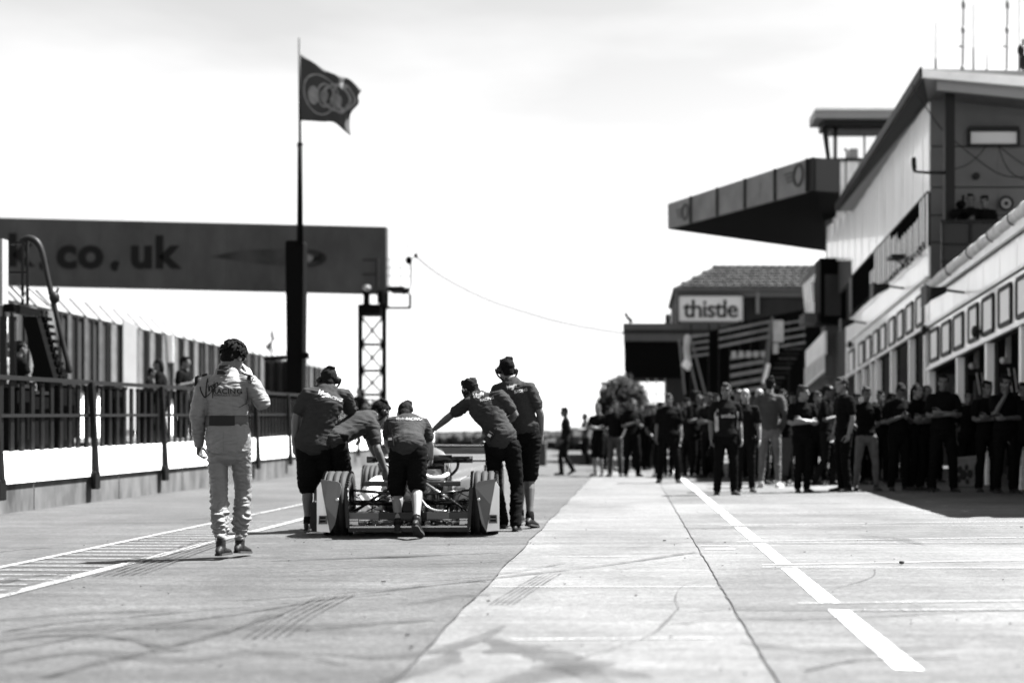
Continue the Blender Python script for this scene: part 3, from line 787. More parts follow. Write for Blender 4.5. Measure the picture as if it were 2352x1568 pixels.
# ------------------------------------------------------------------ slatted stand with stairs, right of the sign
YL = 56.0
st = thing('slatted_stand', at(1700, 1000, YL), 'dark raised stand with sloping pale slatted rails and a staircase below the sign', 'stand')
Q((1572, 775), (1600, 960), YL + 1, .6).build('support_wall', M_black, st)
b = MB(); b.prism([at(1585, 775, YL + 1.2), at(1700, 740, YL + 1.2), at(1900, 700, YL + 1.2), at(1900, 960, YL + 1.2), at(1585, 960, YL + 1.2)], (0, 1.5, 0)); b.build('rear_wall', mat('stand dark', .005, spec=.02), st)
M_slat = mat('pale slat', .2, .6, .3, 2)
def slats(x0, x1, ya, slope, rows, dy, th, m=None):
    for r in range(rows):
        y = ya + r * dy
        p, q = at(x0, y, YL), at(x1, y + slope * (x1 - x0), YL)
        MB().prism([p, q, q - V(0, 0, th * YL / F), p - V(0, 0, th * YL / F)], (0, .06, 0)).build('slat', m or M_slat, st)
slats(1587, 1628, 770, -.13, 4, 15, 6)
slats(1651, 1770, 758, -.2, 3, 17, 7)
slats(1677, 1755, 818, -.17, 5, 20, 9)
slats(1790, 1850, 742, -.16, 4, 17, 5)
for x in (1587, 1628, 1651, 1677, 1700, 1724, 1748, 1755, 1812, 1848):
    MB().bar(at(x, 745 if x < 1700 else 735, YL + .12), at(x, 940, YL + .12), .07).build('post', M_steel, st)
for i in range(5):
    x = 1680 + i * 17; Q((x, 806), (x + 11, 822 - i * .5), YL - .1, .05).build('paper_notice', mat('notice', .4), st)
MB().bar(at(1774, 728, YL - .3), at(1757, 890, YL - .3), .1).bar(at(1768, 735, YL - .3), at(1750, 880, YL - .3), .05).build('raking_pole', mat('pole grey', .15), st)
MB().bar(at(1765, 835, YL - .4), at(1754, 880, YL - .4), .16).build('pole_sleeve', M_white, st)
Q((1776, 735), (1800, 785), YL - .4, .1).build('notice_board', mat('notice pale', .45, .6, .3, 1.5), st)
Q((1776, 788), (1788, 812), YL - .4, .1).build('notice_board', mat('notice pale', .45), st)
for k in range(14):
    y = 790 + k * 11; x = 1848 - k * 6.5
    MB().bar(at(x - 40, y, YL + .3 - k * .02), at(x, y, YL + .3 - k * .02), .3, .05, up=(0, 0, 1)).build('stair_tread', M_grey if k % 2 else M_dkwall, st)
for x0, x1 in ((1574, 1602), (1588, 1620), (1560, 1573)):
    MB().bar(at(x0, 780, YL - .5), at(x1, 905, YL - .5), .09).build('brace', mat('pole grey', .15), st)
MB().tube([at(1579, 775, YL - .6), at(1576, 800, YL - .6), at(1580, 830, YL - .6)], .14, 8).build('rolled_flag', mat('notice pale', .45), st, True)
b = MB(); b.tube([at(1579, 825, YL - .6), at(1577, 838, YL - .6), at(1580, 846, YL - .6)], [.12, .22, .1], 8); b.build('flag_end', M_white, st, True)

# ------------------------------------------------------------------ bay with slanted glazing at the far end of the pit building
by = thing('glazed_bay', at(1900, 1000, 47), 'black boxed observation bay with slanted glazing at the far end of the pit building', 'bay window')
Q((1884, 592), (1944, 741), 46.5, 1.5).build('box', M_black, by)
Q((1895, 630), (1932, 725), 46.4, .08).build('pane', mat('dim glass', .03, .15), by)
b = MB(); b.prism([at(1883, 592, 47), at(1843, 640, 50), at(1843, 655, 50), at(1883, 618, 47)], (.1, 0, 0)); b.build('bay_roof', M_steel, by)
b = MB(); b.prism([at(1883, 618, 47), at(1843, 655, 50), at(1850, 735, 50), at(1886, 720, 47)], (.1, 0, 0)); b.build('bay_window', mat('bay glass', .15, .2, .5, 1.4), by)
b = MB(); b.prism([at(1862, 650, 48.3), at(1867, 647, 48.3), at(1872, 690, 48.3), at(1867, 694, 48.3)], (0, -.05, 0)); b.build('curtain', M_white, by)
Q((1848, 718), (1945, 742), 47.2, 1.5).build('bay_sill', M_dk2, by)
Q((1895, 741), (1944, 865), 47.4, 1).build('lower_wall', M_shade, by)
b = MB(); b.prism([at(1850, 806, 50), at(1893, 760, 47), at(1893, 812, 47), at(1850, 845, 50)], (.1, 0, 0)); b.build('white_banner', M_clad2, by)
for i in range(9):
    t_ = i / 8; x = lerp(1850, 1892, t_); Y = lerp(50, 47, t_)
    MB().bar(at(x, lerp(845, 812, t_), Y - .05), at(x, lerp(888, 850, t_), Y - .05), .07).build('baluster', M_clad2, by)
MB().bar(at(1850, 888, 49.9), at(1893, 851, 46.9), .06).build('bottom_rail', M_clad2, by)
b = MB(); b.prism([at(1850, 860, 50.2), at(1944, 800, 47.3), at(1960, 870, 47.3), at(1850, 905, 50.2)], (0, .4, 0)); b.build('underside', M_dk2, by)

# ------------------------------------------------------------------ round tree
def leaf_ball(name, c, R, n, m, parent, size, seed, squash=1.0):
    r = random.Random(seed); b = MB()
    for i in range(n):
        d = Vector((r.gauss(0, 1), r.gauss(0, 1), r.gauss(0, 1))).normalized()
        rad = R * (1 + .26 * noise.noise(d * 2.3 + Vector((seed, 0, 0)))) * (r.random() ** .28) * (1 + .22 * noise.noise(d * 5))
        p = Vector(c) + Vector((d.x, d.y, d.z * squash)) * rad
        a = Vector((r.gauss(0, 1), r.gauss(0, 1), r.gauss(0, 1))).normalized(); q = a.orthogonal().normalized(); s = size * r.uniform(.6, 1.5)
        k = len(b.v); b.v += [p - a * s, p - q * s * .5, p + a * s, p + q * s * .5]; b.f.append((k, k + 1, k + 2, k + 3))
    return b.build(name, m, parent)
M_leaf = mat('leaf', .018, .7, .5, 2); M_leaf2 = mat('leaf in shade', .03)
tr = thing('round_tree', at(1432, 1051, 60), 'dark round clipped tree standing in front of the black terrace block', 'tree')
c0 = at(1432, 925, 60)
leaf_ball('crown', c0, 1.12, 6500, M_leaf, tr, .12, 5)
MB().tube([at(1432, 1051, 60), at(1431, 960, 60), at(1434, 920, 60)], [.14, .1, .05], 8, sub=3).build('trunk', M_dkwall, tr, True)
for k_ in range(5):
    a = k_ * 1.26; MB().tube([c0 - V(0, 0, .7), c0 + V(math.cos(a) * .6, math.sin(a) * .6, .2)], [.05, .02], 6).build('limb', M_dkwall, tr)
sh = thing('shrub', at(1505, 1047, 64), 'loose grey shrub growing between the round tree and the dark pillar', 'shrub')
leaf_ball('foliage', at(1508, 965, 64), 1.0, 2500, M_leaf, sh, .1, 9, .8)
# low walls at the far end
lw = Q((1301, 1043), (1362, 1065), 45, .4).build('low_wall', mat('low wall', .05)); tag(lw, 'low dark wall closing the lane behind the walking man', 'wall')
t = tag(Q((1232, 1016), (1254, 1071), 44, .5).build('dark_bin', mat('low wall', .05), bevel=.03), 'dark upright box standing at the lane edge left of the walking man', 'box')

# ------------------------------------------------------------------ cable across the lane
b = MB(); b.tube([at(957, 590, 60), at(1000, 625, 60.5), at(1060, 660, 61), at(1130, 692, 62), at(1200, 715, 62.5), at(1280, 738, 63), at(1360, 754, 64), at(1432, 765, 65)], .05, 6, sub=4)
tag(b.build('overhead_cable', mat('cable grey', .06), None, True), 'thin cable sagging across the sky from the gantry tower to the flat roofed block', 'cable')

# ------------------------------------------------------------------ pit wall, railing and things on the left
def wx_(Y): return -8.17 - .0165 * (Y - 17) * 1.0 - .012 * max(0, Y - 26)
def wl(x):          # depth of the wall plane seen at x
    Y = 20.0
    for _ in range(30): Y = wx_(Y) * F / (x - VX)
    return Y
M_pw = mat('pit wall white', .8, .6, .05, 2)
M_pwg = mat('pit wall grey', .062, .85, .55, 2.6, stretch=(1, 1, .35))
def zt(Y): return .80 + .013 * (Y - 17)    # top of the wall, rising a little down the lane
def zm(Y): return .41 + .007 * (Y - 17)
pw = thing('pit_wall', (-8.3, 22, 0), 'long low pit wall with a white upper face and a stained grey base', 'wall')
Y = 8.6; k_ = 0
while Y < 60:
    Y2 = Y + 3.1
    for (lo_, hi_, m, out, nm) in ((lambda y: 0, zm, M_pwg, 0, 'base_block'), (lambda y: zm(y) - .02, zt, M_pw, .05, 'white_panel')):
        a, b2 = Y + .012, Y2 - .012
        pts = [V(wx_(a) + out, a, lo_(a) - (.02 if out == 0 else 0)), V(wx_(b2) + out, b2, lo_(b2) - (.02 if out == 0 else 0)), V(wx_(b2) + out, b2, hi_(b2)), V(wx_(a) + out, a, hi_(a))]
        MB().prism(pts, (-.35 - out, 0, 0)).build(nm, m, pw)
    Y = Y2
# platform behind the wall
b = MB(); b.prism([V(-8.75, 8, zt(17) - .04), V(-9.6, 60, zt(60) - .04), V(-12.5, 60, zt(60) - .04), V(-11, 8, zt(17) - .04)], (0, 0, -.3))
tag(b.build('pit_wall_platform', M_conc2), kind='structure')
rl = thing('railing', (-8.4, 22, .8), 'long dark metal railing of vertical bars bolted to the pit wall', 'railing')
M_rail = mat('rail grey', .008, .5); M_railb = mat('rail black', .003, .5)
Ys = [wl(206) + 3.1 * (i - 4) for i in range(0, 14)]
def zr(Y): return zt(Y) + .98 + .004 * (Y - 17)
b1, b2_ = MB(), MB()
for i in range(len(Ys) - 1):
    a, c = Ys[i], Ys[i + 1]
    b1.bar((wx_(a) - .02, a, zr(a)), (wx_(c) - .02, c, zr(c)), .06)
    b2_.bar((wx_(a) - .02, a, zr(a) - .5), (wx_(c) - .02, c, zr(c) - .5), .045)
b1.build('top_rail', M_rail, rl); b2_.build('middle_rail', M_rail, rl)
for Yp in Ys:
    z = zm(Yp)
    o = MB().bar((wx_(Yp) + .10, Yp, z + .02), (wx_(Yp) + .02, Yp, zr(Yp)), .075).build('post', M_railb, rl)
    MB().span((wx_(Yp) + .055, Yp - .1, z - .22), (wx_(Yp) + .13, Yp + .1, z + .05)).build('post_shoe', M_railb, o, bevel=.02)
bar_me = MB().box((0, 0, .46), (.03, .10, .96)).mesh('baluster'); bar_me.materials.append(M_railb)
Y = Ys[0]; i = 0
while Y < Ys[-1]:
    if True: inst(bar_me, 'baluster', rl, V(wx_(Y) - .05, Y, zt(Y)))
    Y += .31; i += 1
# dark equipment and screens behind the railing
eq = [(0, 40, 890, 1022, 1.1, 'black tool chest standing behind the railing at the left edge'), (62, 80, 905, 1015, .9, 'narrow black cabinet behind the railing below the tall desk'), (118, 140, 885, 1014, 1.3, 'black cabinet behind the railing under the slanting ladder'),
      (228, 262, 893, 1010, 1.5, 'wide black crate behind the railing right of the second post'), (315, 352, 900, 1005, 1.2, 'black crate behind the railing left of the two leaning people'), (575, 602, 900, 1003, .8, 'slim black cabinet behind the walking man in the racing suit')]
for x0, x1, y0, y1, d, l_ in eq:
    Y = wl((x0 + x1) / 2) + .8; p, q = at(x0, y0, Y), at(x1, y1, Y)
    t = thing('equipment_case', V((p.x + q.x) / 2, Y, zt(Y)), l_, 'equipment case', 'black cases on the pit wall platform')
    MB().span((p.x, Y, zt(Y) - .04), (q.x, Y + .5, p.z)).build('case', M_black, t, bevel=.03)
    MB().span((p.x - .02, Y - .02, p.z + .003), (q.x + .02, Y + .52, p.z + .05)).build('lid', M_steel, t)

# tall pit stand with desk, slanting ladder and lamp arm at the left edge
YD = 20.5
sd = thing('pit_stand', at(60, 1040, YD), 'tall black pit wall stand with a desk, slanting ladder and curved boom', 'stand')
def S(x, y, dy=0): return at(x, y, YD + dy)
MB().span(S(8, 698), S(92, 727, .9)).build('desk', M_black, sd)
b = MB(); b.prism([S(52, 727), S(84, 727), S(123, 868), S(83, 868)], (0, .35, 0)); b.prism([S(83, 868), S(123, 868), S(135, 1016), S(96, 1016)], (0, .35, 0)); b.build('ladder_side', M_black, sd)
for i in range(9):
    x = 88 + i * 4.4; y = 728 + i * 17
    MB().bar(S(x - 4, y + 4, .3), S(x + 24, y + 4, .3), .26, .05, up=(0, 0, 1)).build('ladder_rung', M_black, sd)
MB().bar(S(52, 700, .2), S(52, 553, .2), .035).build('upright', M_steel, sd); MB().bar(S(63, 700, .2), S(63, 553, .2), .035).build('upright', M_steel, sd)
MB().bar(S(22, 626, .2), S(64, 626, .2), .04).build('crossbar', M_steel, sd); MB().bar(S(22, 560, .2), S(64, 556, .2), .04).build('crossbar', M_steel, sd)
MB().tube([S(50, 555, .3), S(66, 548, .3), S(84, 556, .3), S(97, 582, .3), S(113, 653, .3), S(160, 852, .3)], [.05, .06, .06, .05, .045, .04], 8, sub=4).build('boom', M_steel, sd, True)
MB().ell(S(125, 683, .3), (.08, .08, .1)).bar(S(125, 683, .3), S(134, 662, .3), .03).bar(S(125, 683, .3), S(112, 672, .3), .03).bar(S(125, 683, .3), S(123, 700, .3), .03).build('joint', M_steel, sd, True)
MB().bar(S(22, 655, .1), S(56, 690, .1), .03).build('brace', mat('pole grey', .15), sd); MB().bar(S(64, 660, .1), S(110, 702, .1), .02).build('brace', mat('pole grey', .15), sd)
MB().bar(S(30, 727, .2), S(30, 1016, .2), .08).build('leg', M_steel, sd); MB().bar(S(8, 727, .2), S(8, 1016, .2), .08).build('leg', M_steel, sd)
o = MB().span(S(-40, 548, .3), S(19, 702, .5)).build('pale_screen_panel', mat('pale screen', .2, .4), sd)
MB().span(S(6, 728, .6), S(18, 786, .62)).build('white_board', M_white, sd)

# ------------------------------------------------------------------ flag pole
YP = 35.0
fp = thing('flagpole', at(677, 1010, YP), 'tall black flagpole with a thick square base behind the pit wall', 'flagpole')
b = MB(); b.tube([at(689, 560, YP), at(689, 332, YP)], [.088, .066], 12, dome=False); b.build('pole', M_black, fp, True)
b = MB(); b.tube([at(689, 334, YP), at(687.6, 88, YP)], [.04, .03], 8, dome=False); b.build('upper_pole', mat('pole dark', .02, .5), fp, True)
MB().ell(at(689, 331, YP), (.085, .085, .05)).bar(at(682, 336, YP), at(696, 332, YP), .03).build('pole_cap', M_black, fp, True)
b = MB(); b.prism([at(655, 556, YP), at(660, 552, YP), at(694, 552, YP), at(697, 560, YP), at(693, 1015, YP), at(659, 1015, YP)], (0, .45, 0)); b.build('base_column', M_black, fp, bevel=.01)
MB().bar(at(606, 823, YP), at(662, 820, YP), .1).bar(at(690, 818, YP), at(709, 816, YP), .16).build('side_arm', M_black, fp)
# flag, a rippled cloth
topc = poly([(690, 124, 0), (722, 145, 0), (750, 163, 0), (775, 173, 0), (802, 182, 0), (831, 208, 0)], 7)
botc = poly([(690, 277, 0), (715, 278, 0), (740, 280, 0), (766, 281, 0), (790, 300, 0), (806, 312, 0)], 7)
right = poly([(831, 208, 0), (823, 221, 0), (824, 238, 0), (806, 260, 0), (803, 285, 0), (806, 312, 0)], 4)
fl = thing('flag', at(690, 200, YP), 'dark waving flag with a pale round emblem flying from the black pole', 'flag')
nu, nv = len(topc) - 1, 20
b = MB()
for j in range(nv + 1):
    v = j / nv
    for i in range(nu + 1):
        u = i / nu; a, c = topc[i], botc[i]; rr = right[min(len(right) - 1, int(round(v * (len(right) - 1))))]
        p = a.lerp(c, v); e = topc[-1].lerp(botc[-1], v); p = p + (rr - e) * (u ** 4)
        if u > .6 and v > .7: p.y += 0
        dy = .16 * math.sin(u * 11 + v * 3.2) * u + .08 * math.sin(u * 19 - v * 5) * u
        b.v.append(at(p.x, p.y, YP + dy - .02) + V(0, 0, 0))
for j in range(nv):
    for i in range(nu):
        k = j * (nu + 1) + i; b.f.append((k, k + 1, k + nu + 2, k + nu + 1))
def flag_mat():
    m = bpy.data.materials.new('flag cloth'); m.use_nodes = True; n, l = m.node_tree.nodes, m.node_tree.links
    bs = n['Principled BSDF']; bs.inputs['Roughness'].default_value = .8
    t = n.new('ShaderNodeUVMap'); tot = None
    def node(op, a, c_=None):
        x = n.new('ShaderNodeMath'); x.operation = op
        for i, q in enumerate((a, c_)):
            if q is None: continue
            if isinstance(q, (int, float)): x.inputs[i].default_value = q
            else: l.new(q, x.inputs[i])
        return x.outputs[0]
    sx = n.new('ShaderNodeSeparateXYZ'); l.new(t.outputs[0], sx.inputs[0])
    def ring(cx, cy, r, w, asp=1.0):
        dx = node('MULTIPLY', node('SUBTRACT', sx.outputs[0], cx), asp); dy = node('SUBTRACT', sx.outputs[1], cy)
        d = node('SQRT', node('ADD', node('MULTIPLY', dx, dx), node('MULTIPLY', dy, dy)))
        return node('LESS_THAN', node('ABSOLUTE', node('SUBTRACT', d, r)), w)
    parts = [ring(.36, .5, .36, .016, 1.25), ring(.40, .5, .0, .12, 1.7), ring(.62, .52, .26, .028, 1.1), ring(.22, .45, .0, .16, 1.8), ring(.62, .45, .0, .15, 1.4), ring(.74, .6, .24, .03, 1.3), ring(.42, .52, .22, .02, 1.6), ring(.75, .82, 0, .05, 1)]
    s = parts[0]
    for p in parts[1:]: s = node('ADD', s, p)
    s = node('MINIMUM', s, 1)
    nz = n.new('ShaderNodeTexNoise'); nz.inputs['Scale'].default_value = 7; l.new(t.outputs[0], nz.inputs['Vector'])
    s = node('MULTIPLY', s, node('MULTIPLY', nz.outputs['Fac'], 1.3))
    mx = node('ADD', node('MULTIPLY', s, .17), .014)
    l.new(mx, bs.inputs['Base Color']); return m
o = b.build('cloth', flag_mat(), fl, True)
uv = o.data.uv_layers.new(name='UVMap')
for lp in o.data.loops:
    k = lp.vertex_index; uv.data[lp.index].uv = ((k % (nu + 1)) / nu, 1 - (k // (nu + 1)) / nv)
sl = o.modifiers.new('thick', 'SOLIDIFY'); sl.thickness = .008

# ------------------------------------------------------------------ gantry over the track
YG = 60.0
ga = thing('start_gantry', at(440, 1051, YG), 'huge dark beam gantry across the track reading k.co.uk beside a streaked oval logo', 'gantry')
M_beam = mat('gantry beam', .045, .8, .35, .45, stretch=(1, 1, .5))
b = MB(); b.prism([at(-560, 487, YG), at(888, 521, YG), at(888, 675, YG), at(-560, 642, YG)], (0, .5, 0)); b.build('beam', mat('beam core', .05), ga)
xs_ = [-560, -440, -320, -200, -80, 40, 132, 230, 330, 430, 520, 620, 710, 800, 888]
for i in range(len(xs_) - 1):
    t0 = lambda x: 487 + (x + 560) * 34 / 1448; t1 = lambda x: 642 + (x + 560) * 33 / 1448
    a, c_ = xs_[i] + .15, xs_[i + 1] - .15
    MB().prism([at(a, t0(a), YG - .01), at(c_, t0(c_), YG - .01), at(c_, t1(c_), YG - .01), at(a, t1(a), YG - .01)], (0, -.05, 0)).build('beam_panel', M_beam, ga)
M_let = mat('lettering dark', .006)
for s_, x, y, off in (('k', 43, 578, 0), ('.', 103, 610, 0), ('co', 183, 583, 0), ('.', 266, 611, 0), ('uk', 352, 583, 0)):
    if s_ == '.':
        MB().cyl(at(x, y, YG - .07), at(x, y, YG - .1), .24).build('lettering', M_let, ga); continue
    c1 = at(x, y, YG - .08)
    lettering(s_, 2.02, (lambda c1: lambda u, v, w: c1 + V(u * 1.05, -w, v))(c1), M_let, ga, offset=.075, depth=.01, space=1.06)
def oval(cx, cy, ax, ay, m, nm, dy, ringw=None, x0=None):
    n = 36; P = [at(cx + ax * math.cos(2 * PI * i / n), cy + ay * math.sin(2 * PI * i / n), YG - dy) for i in range(n)]
    if ringw is None: MB().prism(P, (0, -.01, 0)).build(nm, m, ga)
    else:
        P2 = [at(cx + (ax - ringw * 1.6) * math.cos(2 * PI * i / n), cy + (ay - ringw) * math.sin(2 * PI * i / n), YG - dy) for i in range(n)]
        MB().add(P + P2, [(i, (i + 1) % n, n + (i + 1) % n, n + i) for i in range(n)]).build(nm, m, ga)
b = MB()
b.prism([at(480, 590, YG - .07), at(560, 574, YG - .07), at(690, 571, YG - .07), at(735, 578, YG - .07), at(750, 593, YG - .07), at(735, 606, YG - .07), at(690, 612, YG - .07), at(600, 606, YG - .07)], (0, -.01, 0)); b.build('logo_streak', mat('logo dark', .032, .8, .6, .5), ga)
oval(705, 593, 45, 20, mat('logo ring', .014), 'logo_oval', .09, 5)
oval(690, 593, 30, 11, mat('logo grey', .12), 'logo_centre', .095)
for k in range(6):
    MB().bar(at(724 + k * 3, 590 - k * 1.5, YG - .11), at(717 + k * 4, 600, YG - .11), .05).build('logo_stroke', M_let, ga)
# lattice tower under the beam end
lt = thing('lattice_tower', at(855, 1051, YG), 'black lattice steel tower holding up the right end of the gantry beam', 'tower')
Yt = YG - .6
for x in (827.5, 882.5):
    for dy in (0, 1.1): MB().bar(at(x, 700, Yt + dy), at(x, 1051, Yt + dy), .2).build('leg', M_black, lt)
for i, (y0, y1) in enumerate(((727, 790), (792, 850), (852, 905), (907, 960), (962, 1020))):
    MB().bar(at(830, y0, Yt), at(880, y1, Yt), .09).bar(at(880, y0, Yt), at(830, y1, Yt), .09).bar(at(828, y1 + 1, Yt), at(882, y1 + 1, Yt), .14).build('brace', M_black, lt); MB().bar(at(830, y0, Yt + 1.1), at(880, y1, Yt + 1.1), .08).build('brace', M_black, lt)
MB().span(at(823, 698, Yt - .1), at(886, 728, Yt + 1.2)).build('cap', M_black, lt)
MB().bar(at(842, 700, Yt), at(842, 668, Yt), .26).build('neck', M_black, lt)
MB().ell(at(843, 661, Yt - .2), (.2, .2, .15)).build('lamp', mat('lamp grey', .25), lt, True)
MB().span(at(866, 668, Yt), at(888, 700, Yt + 1)).build('beam_seat', M_black, lt)
# maintenance deck
dk = thing('gantry_deck', at(915, 675, YG), 'small railed service deck hanging off the right end of the gantry beam', 'platform')
MB().span(at(889, 657, YG), at(941, 675, YG + 1.6)).build('deck', M_black, dk)
b = MB()
for p, q in (((889, 675), (889, 708)), ((889, 707), (943, 707)), ((942, 675), (942, 709))): b.bar(at(*p, YG), at(*q, YG), .12)
b.bar(at(925, 675, YG), at(941, 662, YG), .15); b.build('underframe', M_black, dk)
b = MB()
for x in (944, 920, 896): b.bar(at(x, 595, YG), at(x, 660, YG), .07 if x > 940 else .03)
for y in (595, 615, 634): b.bar(at(870, y, YG), at(946, y, YG), .03)
for y in (597, 630): b.bar(at(833, y, YG - .7), at(866, y, YG - .7), .08)
b.bar(at(866, 595, YG - .7), at(866, 660, YG - .7), .1); b.build('handrail', M_steel, dk)
t = thing('track_camera', at(939, 600, YG), 'dark camera and hooped lamp fixed on the corner of the gantry service deck', 'camera')
MB().ell(at(939, 598, YG), (.16, .2, .2)).build('housing', M_black, t, True); MB().ell(at(955, 587, YG), (.1, .1, .13)).bar(at(944, 596, YG), at(955, 588, YG), .04).build('lens', M_black, t, True)
MB().torus(at(948, 572, YG), (0, 1, 0), .28, .03, 20, 6, PI, 2 * PI + .6, ref=(1, 0, 0)).build('hoop', mat('pipe', .15), t, True)

# ------------------------------------------------------------------ tall debris fence across the track
XFN = -16.3
cf = thing('debris_fence', (XFN, 45, 0), 'tall debris fence of striped panels with slanting rods along its top', 'fence')
M_s1, M_s2, M_s3 = mat('fence dark', .006, .8), mat('fence pale', .075, .8, .35, 2), mat('fence mid', .022, .8, .3, 2)
ht = 4.5
panel_me = {}
Y = 30.0; i = 0; rf = random.Random(11)
for key, (mm, wd) in {'d': (M_s1, .5), 'p': (M_s2, .42), 'm': (M_s3, .5), 'q': (mat('fence half pale', .04, .8, .4, 3), .24)}.items():
    me = MB().box((0, 0, 2.28), (.06 if key not in 'pq' else .03, wd, 2.2)).mesh('panel'); me.materials.append(mm); panel_me[key] = me
post_me = MB().box((0, 0, 2.25), (.1, .12, 4.5)).mesh('post'); post_me.materials.append(M_s1)
rod_me = MB().bar((0, 0, 4.45), (-.60, -.14, 5.15), .055).mesh('rod'); rod_me.materials.append(mat('rod', .10))
base_me = MB().box((.12, 0, 1.2), (.3, 1.08, 2.4)).mesh('kerb_block'); base_me.materials.append(M_pw)
capm = MB().bar((0, -.55, 4.52), (0, .55, 4.52), .09).mesh('cap_rail'); capm.materials.append(M_s1)
while Y < 71.5:
    inst(post_me, 'post', cf, V(XFN + .04, Y - .53, 0)); inst(rod_me, 'rod', cf, V(XFN, Y - .5, 0)); inst(capm, 'cap_rail', cf, V(XFN + .02, Y, 0))
    inst(base_me, 'kerb_block', cf, V(XFN - .3, Y, 0))
    u = rf.random()
    inst(panel_me['p' if u < .6 else 'q'], 'panel', cf, V(XFN + .06 + .02 * u, Y - .06 + .1 * u, 1.13)); inst(panel_me['d' if rf.random() < .6 else 'm'], 'panel', cf, V(XFN, Y + .36, 1.13))
    inst(panel_me['m'], 'panel', cf, V(XFN - .02, Y - .2, 1.13))
    Y += 1.1; i += 1
b = MB(); a_, b_ = XFN + .15, 0
Y0, Y1 = -XFN * F / (VX - 273), -XFN * F / (VX - 305)
b.prism([V(XFN + .14, Y0, 1.2), V(XFN + .14, Y1, 1.2), V(XFN + .14, Y1, 4.62), V(XFN + .14, Y0, 4.75)], (-.04, 0, 0))
tag(b.build('white_banner', mat('banner white', .14, .7, .08, 1.5)), 'tall white banner hanging on the debris fence', 'banner')
t = thing('white_flag', V(XFN + .5, 42.6, 1), 'small white marker flag on a thin pole before the fence, above the leaning people', 'flag')
p = at(388, 768, 40); MB().span(p + V(-.08, 0, 0), p + V(.13, .03, -.85)).build('cloth', M_white, t); MB().bar(p + V(-.1, 0, .05), at(388, 900, 40), .04).build('pole', M_s2, t)
# distant mast and cabinets behind the driver
t = thing('radio_mast', at(625, 830, 90), 'thin distant mast with small aerials standing beyond the debris fence', 'mast')
b = MB(); b.bar(at(625, 745, 90), at(623, 830, 90), .1).bar(at(617, 790, 90), at(633, 775, 90), .1).ell(at(625, 768, 90), (.15, .15, .3)).ell(at(618, 795, 90), (.2, .2, .25)).bar(at(622, 720, 90), at(628, 720, 90), .04).bar(at(625, 720, 90), at(625, 750, 90), .04); b.build('mast', mat('mast grey', .12), t)
Yc = 35.5
cb = thing('site_cabin', at(640, 1005, Yc), 'black site cabin on the pit wall behind the thick base of the flagpole', 'cabin')
p, q = at(582, 900, Yc), at(700, 1006, Yc); MB().span((p.x, Yc, q.z - .05), (q.x, Yc + 1.5, p.z)).build('body', M_black, cb)
MB().bar(at(580, 902, Yc - .05), at(700, 906, Yc - .05), .07).build('top_rail', M_rail, cb); MB().bar(at(580, 962, Yc - .05), at(664, 965, Yc - .05), .07).build('middle_rail', M_rail, cb)
p, q = at(606, 826, Yc + 1), at(660, 905, Yc + 1)
for k in range(5):
    x = 608 + k * 10.5; pp, qq = at(x, 830, Yc + 1), at(x + 9, 905, Yc + 1); MB().span((pp.x, Yc + 1, qq.z), (qq.x, Yc + 1.2, pp.z)).build('roof_panel', M_s3 if k % 2 else M_s1, cb)

# ------------------------------------------------------------------ people
M_skin = mat('skin', .055, .55, .1, 9, spec=.4)
M_skinl = mat('pale skin', .11, .5, .1, 9, spec=.4)
M_hairk = mat('dark hair', .004, .8, .4, 40, spec=.04)
M_hairm = mat('brown hair', .007, .8, .4, 40, spec=.04)
M_hairl = mat('fair hair', .022, .8, .3, 40, spec=.04)
M_tee = mat('black cloth', .0035, .85, .2, 10, bump=.3, bscale=300, spec=.03)
M_tee2 = mat('charcoal cloth', .006, .85, .2, 10, bump=.3, bscale=300, spec=.03)
M_teeg = mat('team shirt', .023, .8, .15, 8, bump=.3, bscale=300, spec=.03)
M_short = mat('shorts cloth', .004, .9, .2, 8, bump=.3, bscale=300, spec=.03)
M_jean = mat('light jeans', .08, .85, .25, 6)
M_gtee = mat('grey cloth', .035, .85, .2, 6)
M_shoe = mat('shoe black', .012, .5)
M_sole = mat('shoe sole', .03, .8)
M_shoew = mat('shoe pale', .4, .6)
M_sock = mat('sock', .55, .8)
M_phone = mat('headset black', .008, .35)
M_eye = mat('eye', .015, .2)

def frame_of(look, upv):
    f = Vector(look).normalized(); u = Vector(upv); u = (u - f * u.dot(f)).normalized(); s = f.cross(u)
    return Matrix((s, f, u)).transposed()           # columns: right, forward, up
HEAD = [(-.120, .016, .072, .03), (-.108, .036, .088, .002), (-.085, .050, .091, -.03), (-.058, .060, .090, -.058), (-.022, .067, .087, -.082), (.010, .071, .080, -.094), (.034, .073, .090, -.098), (.062, .073, .086, -.1), (.088, .065, .071, -.09), (.110, .045, .045, -.062), (.121, .018, .014, -.028)]
def head_shape(mb, c, R, k=1.0, n=20):
    rs = []
    for z, w, yf, yb in HEAD:
        ring = []
        for i in range(n):
            a = 2 * PI * i / n; ca, sa = math.cos(a), math.sin(a)
            y = (yf + yb) / 2 + (yf - yb) / 2 * sa; x = w * (abs(ca) ** .85) * (1 if ca > 0 else -1)
            ring.append(Vector(c) + R @ Vector((x, y, z)) * k)
        rs.append(ring)
    mb.rings(rs)
    P = lambda x, y, z: Vector(c) + R @ Vector((x, y, z)) * k
    mb.tube([P(0, .082, .028), P(0, .094, .005), P(0, .108, -.022), P(0, .088, -.036)], [.009 * k, .012 * k, .017 * k, .012 * k], 8)
    mb.ell(P(0, .086, -.066), (.024 * k, .012 * k, .009 * k), R)
    for s in (-1, 1):
        mb.ell(P(.076 * s, -.008, -.008), (.010 * k, .021 * k, .033 * k), R)
        mb.ell(P(.034 * s, .076, .034), (.02 * k, .016 * k, .008 * k), R)
